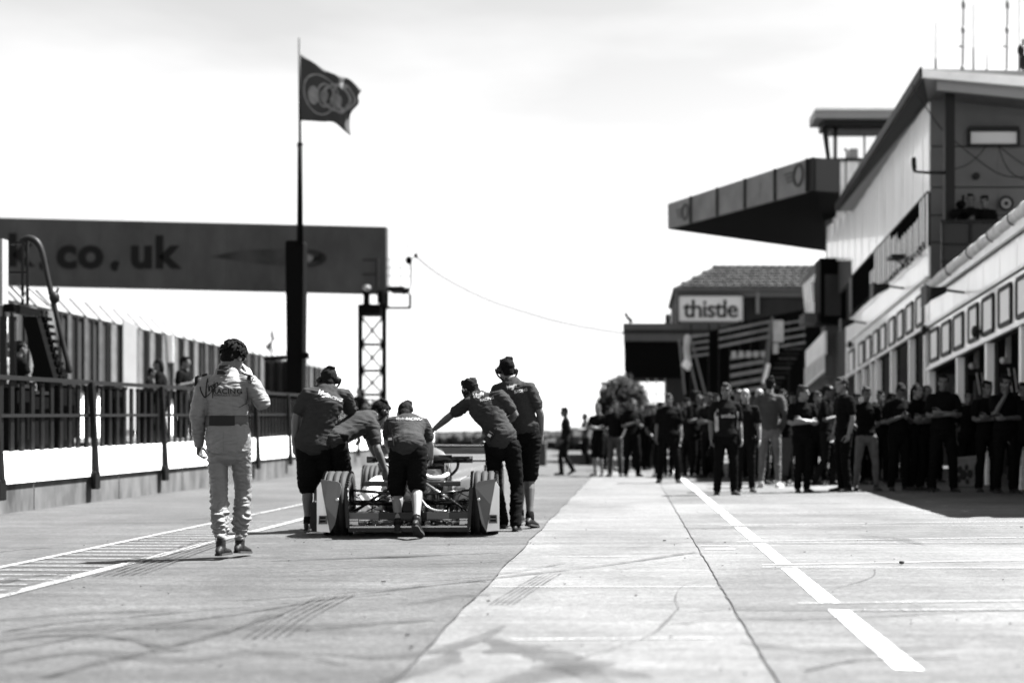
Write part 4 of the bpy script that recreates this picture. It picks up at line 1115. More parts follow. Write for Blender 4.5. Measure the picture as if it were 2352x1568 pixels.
def hand_shape(mb, w, d, nrm, k=1.0, curl=.5, right=True):
    """wrist, direction, direction the palm faces"""
    w = Vector(w); d = Vector(d).normalized(); n = Vector(nrm); n = (n - d * n.dot(d)).normalized(); s = d.cross(n) * (1 if right else -1)
    mb.loft([(w, s * .026 * k, n * .020 * k), (w + d * .035 * k, s * .036 * k, n * .017 * k), (w + d * .075 * k, s * .041 * k, n * .015 * k), (w + d * .092 * k, s * .038 * k, n * .012 * k)], 12)
    for i, (o, L, r) in enumerate(((.030, .074, .0088), (.010, .082, .0092), (-.011, .076, .0088), (-.030, .060, .0078))):
        p = w + d * (.084 - .004 * abs(i - 1)) * k + s * o * k
        pts = [p - d * .015 * k]; a = .15 + curl * .35 + .06 * i; q = p
        for f_ in (.42, .32, .26):
            q = q + (d * math.cos(a) + n * math.sin(a) + s * o * .9) * L * f_ * k; pts.append(q); a += curl * .95
        mb.tube(pts, [r * 1.1 * k, r * k, r * .93 * k, r * .8 * k], 8, sub=2)
    t0 = w + d * .028 * k + s * .026 * k
    mb.tube([t0 - s * .01 * k, t0 + (s * .8 + d * .55 + n * .35) * .034 * k, t0 + (s * .75 + d * 1.1 + n * .5) * .058 * k, t0 + (s * .55 + d * 1.5 + n * .8) * .07 * k], [.014 * k, .012 * k, .010 * k, .0085 * k], 8, sub=2)
def shoe_shape(mb, an, toe, upv, k=1.0):
    an = Vector(an); f = Vector(toe).normalized(); u = Vector(upv); u = (u - f * u.dot(f)).normalized(); s = f.cross(u)
    o = an - u * .085 * k
    prof = [(-.062, .026, .045), (-.045, .034, .062), (0, .037, .068), (.05, .038, .058), (.10, .044, .040), (.15, .046, .030), (.185, .036, .022), (.202, .018, .014)]
    mb.loft([(o + f * y * k + u * (h * .5 + .012) * k, s * w * k, u * (h * .5 + .008) * k) for y, w, h in prof], 14)
    mb.tube([an - u * .03 * k, an + u * .02 * k], [.043 * k, .042 * k], 12)
    return o, f, u, s
def sole_shape(mb, an, toe, upv, k=1.0):
    an = Vector(an); f = Vector(toe).normalized(); u = Vector(upv); u = (u - f * u.dot(f)).normalized(); s = f.cross(u)
    o = an - u * .085 * k; n = 16; P = []
    prof = [(-.068, .012), (-.055, .032), (0, .036), (.05, .035), (.10, .045), (.15, .048), (.185, .038), (.206, .014)]
    P = [o + (f * y + s * w) * k for y, w in prof] + [o + (f * y - s * w) * k for y, w in prof[::-1]]
    mb.prism(P, u * .018 * k)

def person(J, label, base, k=1.0, vox=.011, rz=0.0, shirt=M_tee, legs=M_tee, legtype='long', sleeves='short', hair='short', hairm=M_hairk, skin=M_skin, look=(0, 1, 0), headup=(0, 0, 1),
           headset=False, shoes=M_shoe, fat=1.0, handdirs=(None, None), curl=(.5, .5), palms=(None, None), toes=((0, 1, 0), (0, 1, 0)), ups=((0, 0, 1), (0, 0, 1)), group=None, wr=.006, socks=False, beard=False, eyes=True, local=False, glove=(0, 0), tuck=False, cat='person'):
    t = thing('person', base, label, cat, group, rz)
    J = {a: Vector(b) for a, b in J.items()}
    side = (J['shR'] - J['shL']).normalized(); hs = (J['hipR'] - J['hipL']).normalized()
    B = dict(parent=t, local=local)
    R = frame_of(look, headup)
    up_t = (J['nk'] - J['pel']).normalized()
    # the body, one continuous surface
    b = MB(); head_shape(b, J['hd'], R, k * 1.0)
    nb = J['hd'] + R @ Vector((0, -.025, -.06)) * k
    b.tube([J['nk'] - up_t * .05 * k, J['nk'] + up_t * .02 * k, nb], [.066 * k * fat ** .5, .058 * k * fat ** .5, .056 * k], 14, sub=2)
    def ring(c, w, dpt, s, up):
        f_ = up.cross(s).normalized(); s2 = f_.cross(up).normalized()
        return (c, s2 * w * k * fat, f_ * dpt * k * fat)
    tor = [(0, .150, .105), (.22, .138, .098), (.45, .140, .100), (.68, .165, .110), (.85, .165, .100), (.96, .110, .075)]
    def torso(mb, grow, t0=0.0, t1=1.0, hem=0.0):
        E = []
        for tt, w, dp in tor:
            if tt < t0 - 1e-6: continue
            c = (J['pel'] * (1 - tt) ** 2 + J['chest'] * 2 * tt * (1 - tt) * 1.0 + J['nk'] * tt * tt) if False else (J['pel'].lerp(J['chest'], tt / .55) if tt < .55 else J['chest'].lerp(J['nk'], (tt - .55) / .45))
            s = hs.lerp(side, tt).normalized(); upv = ((J['chest'] - J['pel']) if tt < .5 else (J['nk'] - J['chest'])).normalized(); upv = upv.lerp(up_t, .5).normalized()
            e = ring(c, w, dp, s, upv); g = grow + (hem if tt < .1 else 0)
            E.append((e[0], e[1] * (1 + g / .14), e[2] * (1 + g / .10)))
        mb.loft(E, 18)
    torso(b, -.012)
    for q in ('L', 'R'):
        sh, el, w_ = J['sh' + q], J['el' + q], J['wr' + q]
        inn = sh.lerp(J['nk'], .45) - up_t * .03 * k
        b.tube([inn, sh, sh.lerp(el, .4), el, el.lerp(w_, .3), w_], [.055 * k, .056 * k, .049 * k, .040 * k, .042 * k, .027 * k], 12, sub=2)
        i = 0 if q == 'L' else 1
        d = handdirs[i] or (w_ - el); pn = palms[i] or ((side if q == 'L' else -side) + Vector((0, .15, 0)))
        if not glove[i]: hand_shape(b, w_, d, pn, k * .98, curl[i], q == 'R')
    for q in ('L', 'R'):
        h, kn, an = J['hip' + q], J['kn' + q], J['an' + q]
        b.tube([h, h.lerp(kn, .5), kn, kn.lerp(an, .33), kn.lerp(an, .75), an], [.082 * k, .072 * k, .053 * k, .056 * k, .038 * k, .035 * k], 12, sub=2)
    o = b.build('body', skin, **B); soft(o, vox * (.62 if vox < .009 else .8), 2, 0)
    # shirt
    b = MB(); torso(b, .012, 0.0 if not tuck else .2, hem=.012)
    for q in ('L', 'R'):
        sh, el, w_ = J['sh' + q], J['el' + q], J['wr' + q]
        inn = sh.lerp(J['nk'], .5) - up_t * .035 * k
        if sleeves == 'short': pts = [inn, sh, sh.lerp(el, .35), sh.lerp(el, .68)]; rr = [.070, .072, .070, .069]
        elif sleeves == 'none': pts = [inn, sh.lerp(inn, .2)]; rr = [.065, .06]
        else: pts = [inn, sh, sh.lerp(el, .5), el, el.lerp(w_, .4), el.lerp(w_, .94)]; rr = [.070, .070, .064, .056, .052, .038]
        b.tube(pts, [x * k * fat ** .5 for x in rr], 14, sub=2)
    b.tube([J['nk'] - up_t * .06 * k, J['nk'] + up_t * .012 * k], [.085 * k, .066 * k], 14)
    o = b.build('shirt' if sleeves != 'long' else 'jacket', shirt, **B); soft(o, vox, 4, wr * k, .10 * k)
    # legs
    b = MB()
    dn = -up_t
    b.loft([ring(J['pel'] + up_t * .03 * k, .150, .108, hs, up_t), ring(J['pel'], .158, .116, hs, up_t), ring((J['hipL'] + J['hipR']) / 2 + dn * .03 * k, .158, .115, hs, up_t)], 18)
    for q in ('L', 'R'):
        h, kn, an = J['hip' + q], J['kn' + q], J['an' + q]
        if legtype == 'long': pts = [h, h.lerp(kn, .5), kn, kn.lerp(an, .35), kn.lerp(an, .8), kn.lerp(an, 1.0)]; rr = [.100, .089, .071, .069, .063, .064]
        elif legtype == 'slim': pts = [h, h.lerp(kn, .5), kn, kn.lerp(an, .35), kn.lerp(an, .96)]; rr = [.096, .082, .062, .062, .045]
        else: pts = [h, h.lerp(kn, .5), h.lerp(kn, .98)]; rr = [.102, .100, .094]
        b.tube(pts, [x * k * fat ** .4 for x in rr], 14, sub=2)
    o = b.build('shorts' if legtype == 'short' else 'trousers', legs, **B); soft(o, vox, 4, wr * 1.1 * k, .11 * k)
    # shoes
    for i, q in enumerate(('L', 'R')):
        b = MB(); shoe_shape(b, J['an' + q], toes[i], ups[i], k); o = b.build('shoe', shoes, **B); soft(o, .010, 2)
        s_ = MB(); sole_shape(s_, J['an' + q], toes[i], ups[i], k * 1.03); s_.build('sole', M_sole if shoes is not M_shoew else M_shoew, o, local=local)
        if socks:
            a, c_ = J['an' + q], J['kn' + q]; MB().tube([a - (c_ - a) * .03, a.lerp(c_, .10)], [.046 * k, .043 * k], 12).build('sock', M_sock if socks != 2 else M_tee2, o, True, local=local)
    # hair
    P = lambda x, y, z: J['hd'] + R @ Vector((x, y, z)) * k
    b = MB()
    if hair != 'bald':
        b.ell(P(0, -.014, .040), (.081 * k, .098 * k, .092 * k), R, 18, 12); b.ell(P(0, -.062, -.028), (.060 * k, .046 * k, .058 * k), R)
        if hair in ('short', 'messy', 'curly'): b.ell(P(0, .045, .098), (.058 * k, .048 * k, .030 * k), R); b.ell(P(.02, -.03, .118), (.05 * k, .06 * k, .022 * k), R)
        if hair == 'messy':
            for i in range(14):
                a = i * 2.4; b.ell(P(.06 * math.cos(a), -.01 + .07 * math.sin(a), .085 + .02 * math.sin(i * 1.7)), (.028 * k, .028 * k, .03 * k))
        if hair == 'long': b.loft([(P(0, -.07, .02), R @ Vector((.085, 0, 0)) * k, R @ Vector((0, .05, 0)) * k), (P(0, -.085, -.1), R @ Vector((.09, 0, 0)) * k, R @ Vector((0, .045, 0)) * k), (P(0, -.08, -.22), R @ Vector((.07, 0, 0)) * k, R @ Vector((0, .03, 0)) * k)], 14)
        if hair == 'curly':
            for i in range(26):
                a = i * 2.4; zz = .11 - i * .008; rr = .085
                b.ell(P(rr * math.cos(a), -.03 + .085 * math.sin(a) * (1 if math.sin(a) < 0 else .5), zz), (.036 * k,) * 3)
        if hair == 'cap':
            b.loft([(P(0, .04, .055), R @ Vector((.07, 0, 0)) * k, R @ Vector((0, .01, .012)) * k), (P(0, .15, .045), R @ Vector((.055, 0, 0)) * k, R @ Vector((0, .006, .008)) * k)], 12)
        o = b.build('cap' if hair == 'cap' else 'hair', hairm, **B); soft(o, .009, 1, .007 * k if hair != 'cap' else 0, .03)
    if beard:
        b = MB(); b.ell(P(0, .045, -.088), (.056 * k, .052 * k, .036 * k), R); o = b.build('beard', hairm, **B); soft(o, .009, 2)
    if eyes:
        for s in (-1, 1): MB().ell(P(.033 * s, .081, .014), (.013 * k, .008 * k, .007 * k), R).build('eye', M_eye, **B)
    if headset:
        for s in (-1, 1):
            b = MB(); b.cyl(P(.070 * s, -.01, -.005), P(.108 * s, -.01, -.005), .044 * k, .036 * k, 16); o = b.build('ear_cup', M_phone, smooth=True, bevel=.008, **B)
            if headset == 2: MB().ell(P(.109 * s, -.01, .01), (.004, .02, .02), R).build('cup_plate', M_shoew, o, local=local)
        b = MB(); b.torus(P(0, -.01, .012), R @ Vector((0, 1, 0)), .122 * k, .010 * k, 22, 7, 0, PI, ref=R @ Vector((1, 0, 0)) ); 
        o = b.build('headband', M_phone, smooth=True, **B)
    t['J'] = 0; del t['J']
    return t, J, R

# ---- poses for the standing crowd, seen from the front (+Y is where the person faces)
def stand(k=1.0, arms='down', spread=.11, lean=0.0, head=(0, 0), weight=0.0, step=0.0):
    J = dict(pel=(weight * .03, 0, .97), chest=(weight * .01, .0 + lean * .4, 1.23), nk=(0, lean - .005, 1.475), hd=(head[0] * .03, lean + .035, 1.655),
             shL=(-.178, lean - .01, 1.425), shR=(.178, lean - .01, 1.425), hipL=(-.088, 0, .91), hipR=(.088, 0, .91),
             knL=(-spread * 1.0, .03 + step, .50), knR=(spread * 1.0, .03 - step * .3, .50), anL=(-spread * 1.15, -.02 + step * 1.2, .085), anR=(spread * 1.15, -.02 - step * 1.6, .085))
    A = dict(down=((-.235, -.03, 1.14), (-.245, .05, .89), (.235, -.03, 1.14), (.245, .05, .89)),
             crossed=((-.235, .05, 1.16), (.06, .19, 1.20), (.235, .05, 1.16), (-.07, .22, 1.17)),
             chin=((-.235, .05, 1.15), (.07, .20, 1.13), (.215, .13, 1.18), (.055, .17, 1.47)),
             phone=((-.225, .02, 1.15), (-.07, .25, 1.19), (.225, .02, 1.15), (.06, .26, 1.22)),
             hips=((-.36, -.08, 1.17), (-.19, .03, 1.0), (.36, -.08, 1.17), (.19, .03, 1.0)),
             onehip=((-.235, -.03, 1.14), (-.245, .05, .89), (.35, -.06, 1.17), (.18, .05, 1.02)),
             pockets=((-.26, -.06, 1.15), (-.18, .08, .93), (.26, -.06, 1.15), (.18, .08, .93)),
             point=((-.30, .2, 1.24), (-.36, .42, 1.22), (.235, -.03, 1.14), (.245, .05, .89)),
             back=((-.24, -.12, 1.16), (-.04, -.19, .98), (.24, -.12, 1.16), (.05, -.2, .97)))[arms]
    J['elL'], J['wrL'], J['elR'], J['wrR'] = A
    return {a: Vector(b) * k for a, b in J.items()}

# ------------------------------------------------------------------ the crowd before the garages
def crowd(x, head_y, foot_y, label, face=180, arms='down', H=None, walk=False, **kw):
    """x and the heights at which head and feet are seen give the place and the person's height"""
    Y = HC * F / (foot_y - VY)
    tall = (foot_y - head_y) * Y / F
    k = tall / 1.785
    a = math.radians(face)
    sp = dict(spread=kw.pop('spread', .11), weight=kw.pop('weight', 0), step=kw.pop('step', 0), lean=kw.pop('lean', 0))
    J = stand(k, arms, **sp)
    hl = kw.pop('turn', 0); nod = kw.pop('nod', -.05)
    look = (math.sin(math.radians(hl)), math.cos(math.radians(hl)), nod)
    e = sp['step']
    toes = ((-.22, 1, 0), (.22, 1, 0)); ups = ((0, 0, 1), (0, 0, 1))
    if walk: J['anR'].z += .06 * k; toes = ((-.1, 1, 0), (.1, 1, -.5)); ups = ((0, 0, 1), (0, .5, 1))
    pal = [(1, .3, 0), (-1, .3, 0)]; hd = [None, None]
    if arms == 'crossed': pal = [(0, -1, 0), (0, -1, 0)]; hd = [(1, -.1, .05), (-1, -.1, .0)]
    if arms == 'chin': pal = [(0, -1, 0), (0, -1, .1)]; hd = [(1, 0, 0), (-.2, .0, 1)]
    if arms == 'phone': pal = [(.3, -.1, 1), (-.3, -.1, 1)]; hd = [(.7, 1, .1), (-.7, 1, .2)]
    p = V((x - VX) * Y / F, Y, .012)
    t, J2, R = person(J, label, p, k=k, rz=a, vox=.0125, local=True, look=look, toes=toes, ups=ups, palms=[Vector(q) for q in pal], handdirs=hd, group='people gathered before the garages', wr=kw.pop('wr', .007), **kw)
    return t, J2, R, k
cr = crowd
cr(1299, 936, 1091, 'man in a dark suit walking alone across the empty lane', 100, 'pockets', step=.11, walk=True, legtype='long', spread=.05, legs=M_tee2, shirt=M_tee2, sleeves='long')
cr(1374, 928, 1093, 'fair haired person with bare pale calves and folded arms, standing left of the round tree', 160, 'crossed', legtype='short', hairm=M_hairl, shoes=M_shoe, skin=M_skinl, spread=.08)
cr(1345, 950, 1068, 'small far figure with an arm held out, left of the round tree', 120, 'point', shirt=M_gtee, hairm=M_hairl, legs=M_tee2)
cr(1413, 921, 1094, 'person in black with grey jeans before the left side of the round tree', 170, 'pockets', legs=M_gtee, hairm=M_hairm, shirt=M_tee)
cr(1452, 916, 1095, 'person in black with a shiny pale cap standing before the middle of the round tree', 200, 'phone', hair='cap', hairm=M_hairl, spread=.13, nod=-.3)
cr(1486, 932, 1072, 'grey shirted person half hidden just right of the round tree', 190, 'down', shirt=M_gtee, hairm=M_hairm, legs=M_gtee)
cr(1508, 938, 1070, 'small far person with light hair between the round tree and the big man in black', 170, 'onehip', shirt=M_gtee, hairm=M_hairl)
cr(1536, 905, 1109, 'heavily built man in black shirt and trousers with his arms hanging apart', 178, 'down', hairm=M_hairl, fat=1.22, spread=.16, skin=M_skin, nod=-.1)
cr(1597, 899, 1096, 'curly haired woman in black standing sideways right of the big man', 230, 'phone', hair='curly', hairm=M_hairm, spread=.08)
cr(1568, 925, 1085, 'person in black partly hidden between the big man and the curly haired woman', 200, 'down', shirt=M_tee2, hairm=M_hairm)
cr(1618, 918, 1080, 'person with pale bald head far behind the man in the lettered polo shirt', 180, 'pockets', hair='bald', shirt=M_tee, skin=M_skinl)
t, J, R, k = cr(1667, 881, 1137, 'man in a black polo shirt with white chest lettering and pale side panels', 186, 'down', hairm=M_hairl, fat=1.12, spread=.12, turn=25, shirt=M_tee2, legs=M_tee, hair='short')
ck = J['chest']; tb = t; kk = k
def onchest(cx, cz, t, k):
    # local +Y is the front of the chest
    return lambda u, v, w: wloc(t) + V(0, 0, 0) + V(cx + u, 0, cz + v)
CHEST = (t, k)
cr(1694, 892, 1105, 'dark capped head peering over the shoulder of the man in the lettered polo', 190, 'down', hair='cap', hairm=M_hairk)
cr(1712, 893, 1130, 'man with a pale bald head and thin pale forearms beside the lettered polo man', 175, 'down', hair='bald', skin=M_skinl, spread=.1, shirt=M_tee2, legs=M_tee2)
cr(1743, 893, 1112, 'bald person in black half hidden behind the man in the long grey top', 190, 'pockets', hair='bald', skin=M_skinl)
cr(1768, 866, 1120, 'man in a long dark grey top and faded jeans seen from behind', -12, 'pockets', sleeves='long', shirt=mat('dark grey top', .035, .85, .2, 6), legs=M_jean, legtype='slim', hairm=M_hairm, eyes=False, spread=.12, shoes=M_shoew, skin=M_skinl)
cr(1800, 896, 1110, 'short haired person in black standing behind the grey tapered board', 150, 'crossed', hairm=M_hairm)
cr(1843, 887, 1131, 'blond person with a white lanyard and folded pale arms', 190, 'crossed', hairm=M_hairl, spread=.07, skin=M_skinl, turn=-50)
cr(1878, 900, 1112, 'person in black hidden behind the blond person with folded arms', 170, 'down', hairm=M_hairl)
cr(1898, 884, 1115, 'capped man in black turned sideways with one foot forward', 250, 'phone', hair='cap', hairm=M_hairm, step=.1, spread=.08, legs=M_tee2)
cr(1938, 867, 1130, 'tall man with cropped fair hair in a black shirt seen from the side', 110, 'down', hairm=M_hairl, spread=.09, skin=M_skinl, eyes=True)
cr(1990, 889, 1127, 'man in a black shirt and light blue washed jeans with his legs apart', 180, 'back', legs=M_jean, legtype='slim', hairm=M_hairl, spread=.15, weight=.5, nod=-.3)
cr(1966, 905, 1112, 'person in black behind the tall cropped haired man', 200, 'down', hairm=M_hairm)
cr(2022, 898, 1112, 'dark haired person in black between the light jeans man and the man looking down', 175, 'crossed')
cr(2064, 882, 1127, 'man in black looking down at something held against his chest', 190, 'phone', lean=.05, nod=-1.0, hairm=M_hairm, fat=1.1)
cr(2104, 882, 1126, 'long haired woman in a black sleeveless top with a bare sunlit arm', 215, 'crossed', sleeves='none', hair='long', hairm=M_hairm, skin=M_skinl, spread=.08)
cr(2127, 886, 1126, 'fair haired woman beside the broad man with folded arms', 200, 'crossed', hair='long', hairm=M_hairl, spread=.08)
cr(2166, 861, 1130, 'broad man in a black T-shirt with folded arms and sunglasses pushed up', 178, 'crossed', fat=1.18, hairm=M_hairk, spread=.14, turn=12, headset=False)
cr(2224, 898, 1118, 'person standing in the dark doorway right of the middle door post', 180, 'down', skin=M_skin)
cr(2266, 876, 1130, 'dark haired person in black standing left of the man with his hand on his chin', 190, 'crossed', hairm=M_hairk)
cr(2309, 864, 1133, 'bearded man in a black shirt with his hand on his chin and a pale wristband', 182, 'chin', fat=1.12, beard=True, hairm=M_hairk)
cr(2350, 880, 1133, 'person in black at the right edge, beside the man with his hand on his chin', 165, 'down')
cr(2336, 905, 1110, 'half hidden person in black behind the man with his hand on his chin', 180, 'down', hairm=M_hairm)
for x, hy, fy, l_ in ((1640, 905, 1092, 'dark figure deep in the crowd left of the lettered polo man'), (1725, 903, 1100, 'dark figure deep in the crowd behind the bald man'), (1822, 903, 1104, 'dark haired figure deep in the crowd left of the blond person'), (1920, 900, 1106, 'dark figure deep in the crowd left of the tall cropped haired man'),
                      (2045, 905, 1108, 'dark figure deep in the crowd left of the man looking down'), (1558, 928, 1078, 'small dark figure far behind the big man'), (1470, 926, 1080, 'dark figure close behind the shiny capped person'), (1583, 935, 1076, 'smallest dark figure far behind the curly haired woman')):
    cr(x, hy, fy, l_, rnd.uniform(140, 230), 'down', hairm=rnd.choice([M_hairk, M_hairm]), skin=M_skin)
for x, hy, fy, hr, l_ in ((1395, 934, 1078, 'short', 'dark onlooker between the folded arms person in shorts and the grey jeans person'), (1432, 926, 1082, 'cap', 'dark capped onlooker squeezed before the centre of the round tree'), (1463, 935, 1078, 'long', 'dark long haired onlooker before the right side of the round tree'),
                          (1500, 930, 1080, 'messy', 'dark onlooker standing under the window gap of the low block'), (1516, 924, 1084, 'short', 'dark onlooker just left of the heavily built man'), (1612, 908, 1090, 'cap', 'dark capped onlooker just right of the curly haired woman'), (1580, 915, 1088, 'messy', 'dark onlooker close behind the curly haired woman'),
                          (1630, 903, 1098, 'short', 'dark onlooker at the left shoulder of the man in the lettered polo')):
    cr(x, hy, fy, l_, rnd.uniform(110, 250), rnd.choice(['down', 'crossed', 'pockets', 'onehip']), hair=hr, hairm=rnd.choice([M_hairk, M_hairm]), shirt=rnd.choice([M_tee, M_tee2]), turn=rnd.uniform(-40, 40))
ANCH = [(1536, 'the heavily built man'), (1597, 'the curly haired woman'), (1667, 'the man in the lettered polo'), (1712, 'the bald man with thin forearms'), (1768, 'the man in the long grey top'), (1843, 'the blond person with folded arms'),
        (1898, 'the capped man with one foot forward'), (1938, 'the tall cropped haired man'), (1990, 'the man in light jeans'), (2064, 'the man looking down'), (2104, 'the woman in the sleeveless top'), (2166, 'the broad man with folded arms'), (2224, 'the person in the doorway')]
for j_, (ax, an_) in enumerate(ANCH):
    for sd_, w_ in ((-1, 'left'), (1, 'right')):
        if sd_ == 1 and j_ % 2: continue
        x = ax + sd_ * rnd.uniform(13, 19); fy = 1094 + (ax - 1536) / 700 * 15; sz = rnd.uniform(.93, 1.02)
        hy = VY - (1.76 * sz - HC) / HC * (fy - VY)
        cr(x, hy, fy, 'dark onlooker in the back row, just %s of %s' % (w_, an_), rnd.uniform(120, 240), rnd.choice(['down', 'crossed', 'pockets', 'hips']), hairm=rnd.choice([M_hairk, M_hairm]), skin=M_skin,
           hair=rnd.choice(['short', 'cap', 'messy', 'long']), shirt=rnd.choice([M_tee, M_tee2]), turn=rnd.uniform(-40, 40))
# props in the crowd
p = at(2073, 1120, 25.3); q = at(2083, 1010, 25.3); p.z = .02
tag(MB().tube([p, q], [.016, .014], 8, dome=False).build('broom_pole', mat('pole grey', .15), None, True), 'thin pale pole held upright beside the man looking down', 'pole')
Yb = 25.6; t = thing('plastic_bag', V(at(2212, 0, Yb).x, Yb, 0), 'pale printed carrier bag standing on the ground by the door post', 'bag')
pts = [(2190, 1052), (2247, 1046), (2240, 1072), (2240, 1116), (2232, 1120), (2192, 1120), (2189, 1090)]
b = MB(); b.prism([V(at(x, y, Yb).x, Yb, max(.01, at(x, y, Yb).z)) for x, y in pts], (0, .12, 0)); b.build('bag', mat('bag pale', .22, .5, .3, 5), t, bevel=.02)
b = MB()
for (x, y, r) in ((2205, 1078, .05), (2213, 1090, .07), (2220, 1073, .04), (2228, 1088, .06), (2202, 1100, .05), (2222, 1105, .04)): b.ell(at(x, y, Yb - .005), (r, .004, r * 1.5))
b.build('print', mat('print dark', .04), t)
Yb = 26.5; t = thing('board', V(at(1805, 0, Yb).x, Yb, 0), 'grey tapered board standing between the man in jeans and the blond person', 'board')
MB().prism([at(1787, 1005, Yb), at(1822, 1004, Yb), at(1810, 1092, Yb), at(1790, 1092, Yb)], (0, .05, 0)).build('panel', M_gtee, t)
MB().bar(at(1795, 1090, Yb + .1), V(at(1795, 0, Yb).x, Yb + .3, 0), .03).bar(at(1806, 1090, Yb), V(at(1806, 0, Yb).x, Yb, 0), .03).build('leg', M_steel, t)

# people on the pit wall platform
def wallman(x, head_y, Y, label, face, arms, **kw):
    z = zt(Y) - .03; top = at(x, head_y, Y).z - z; k = top / 1.785
    J = stand(k, arms, lean=kw.pop('lean', 0))
    return person(J, label, V(at(x, 0, Y).x, Y, z + .01), k=k, rz=math.radians(face), vox=.0125, local=True, look=(0, 1, kw.pop('nod', -.05)), group='people behind the pit wall railing', **kw)
wallman(14, 788, 22.5, 'person in a pale grey shirt behind the railing at the left edge', -60, 'down', shirt=mat('pale grey shirt', .13, .8), legs=M_tee, hairm=M_hairm, fat=1.15)
wallman(44, 784, 23.5, 'dark haired person in black behind the railing beside the tall pit stand', -40, 'crossed', shirt=M_tee)
wallman(373, 824, 26.5, 'left one of two people in black leaning on the railing', 100, 'crossed', lean=.06, hair='long', shirt=M_tee)
wallman(417, 820, 27.5, 'right one of two people in black leaning on the railing', -100, 'phone', lean=.06, shirt=M_tee)
wallman(112, 796, 22.0, 'dark figure behind the railing under the slanting ladder', 30, 'phone', lean=.05)
wallman(152, 842, 24.5, 'shorter dark figure bent forward behind the railing right of the slanting ladder', 80, 'phone', lean=.18)
wallman(336, 846, 27.0, 'dark figure behind the railing just left of the two leaning people', -70, 'down', lean=.1)
wallman(824, 893, 39.0, 'person in black far up the pit wall below the lattice tower', 160, 'down', shirt=M_tee2)
wallman(806, 905, 37.0, 'shorter dark figure on the pit wall left of the lattice tower', 200, 'phone', shirt=M_tee2)
wallman(842, 922, 38.0, 'crouching looking dark figure right of the two on the far pit wall', 180, 'down', shirt=M_gtee)
# the two on the camera terrace
def terr(x, head_y, Y, zf, label, face, arms, **kw):
    top = at(x, head_y, Y).z - zf; k = top / 1.785; J = stand(k, arms)
    return person(J, label, V(at(x, 0, Y).x, Y, zf), k=k, rz=math.radians(face), vox=.0125, local=True, look=(0, 1, -.15), group='people on the camera terrace', **kw)
terr(2229, 446, 31.5, 4.72, 'camera operator in black on the terrace behind the black column', 170, 'phone')
terr(2262, 450, 31.4, 4.72, 'dark haired onlooker on the terrace below the round sign', 150, 'down', hair='messy')
t = thing('tv_camera', at(2207, 520, 31.2), 'bulky black television camera on the terrace beside its operator', 'camera')
MB().span(at(2196, 478, 31.2), at(2212, 497, 31.7)).build('camera_body', M_black, t, bevel=.02); MB().ell(at(2207, 470, 31.3), (.12, .14, .1)).bar(at(2212, 470, 31.3), at(2212, 448, 31.3), .05).build('viewfinder', M_black, t, True)
MB().cyl(at(2198, 489, 31.2), at(2193, 491, 30.85), .09, .12).build('lens', M_black, t, True)
for dx in (-12, 0, 12): MB().bar(at(2206, 497, 31.4), at(2206 + dx, 560, 31.4 + dx * .01), .04).build('tripod_leg', M_black, t)

# ------------------------------------------------------------------ racing driver walking away in the foreground
YD0 = 10.8
def jj(d, Y0): return {a: at(p[0], p[1], Y0 + (p[2] if len(p) > 2 else 0)) for a, p in d.items()}
M_suit = mat('racing suit', .10, .5, .12, 5, bump=.35, bscale=420, spec=.4)
M_suitd = mat('suit belt grey', .08, .8)
M_suitk = mat('suit print', .014, .8)
J = jj(dict(pel=(525, 1003, 0), chest=(521, 925, .0), nk=(520, 862, .0), hd=(536, 822, .06), shL=(473, 882, 0), shR=(575, 880, .0),
            elL=(454, 950, -.04), wrL=(457, 1022, .06), elR=(605, 928, .02), wrR=(578, 872, .14),
            hipL=(500, 1028, 0), hipR=(551, 1028, 0), knL=(503, 1128, .03), anL=(507, 1252, -.10), knR=(559, 1122, .14), anR=(551, 1247, .12)), YD0)
drv = thing('person', V(at(525, 0, YD0).x, YD0, .01), 'racing driver in a pale race suit walking away with a hand raised to his head', 'person')
R = frame_of((.38, .85, -.50), (.12, .3, 1))
up_ = V(0, 0, 1); sd = V(1, 0, 0)
b = MB(); head_shape(b, J['hd'], R, 1.08)
b.tube([J['nk'] - up_ * .03, J['nk'] + up_ * .02, J['hd'] + R @ V(0, -.025, -.06)], [.066, .062, .06], 14, sub=2)
b.loft([(J['pel'], sd * .13, V(0, .09, 0)), (J['chest'], sd * .13, V(0, .09, 0)), (J['nk'] - up_ * .05, sd * .1, V(0, .07, 0))])
for q in 'LR':
    b.tube([J['sh' + q].lerp(J['nk'], .4), J['sh' + q], J['el' + q], J['wr' + q]], [.05, .05, .038, .026], 12, sub=2)
    b.tube([J['hip' + q], J['kn' + q], J['an' + q]], [.07, .05, .034], 12, sub=2)
hand_shape(b, J['wrL'] + V(0, .0, .01), (0.02, .08, -1), (.9, -.25, 0), .96, .75, False)
o = b.build('body', M_skin, drv); soft(o, .0055, 2)
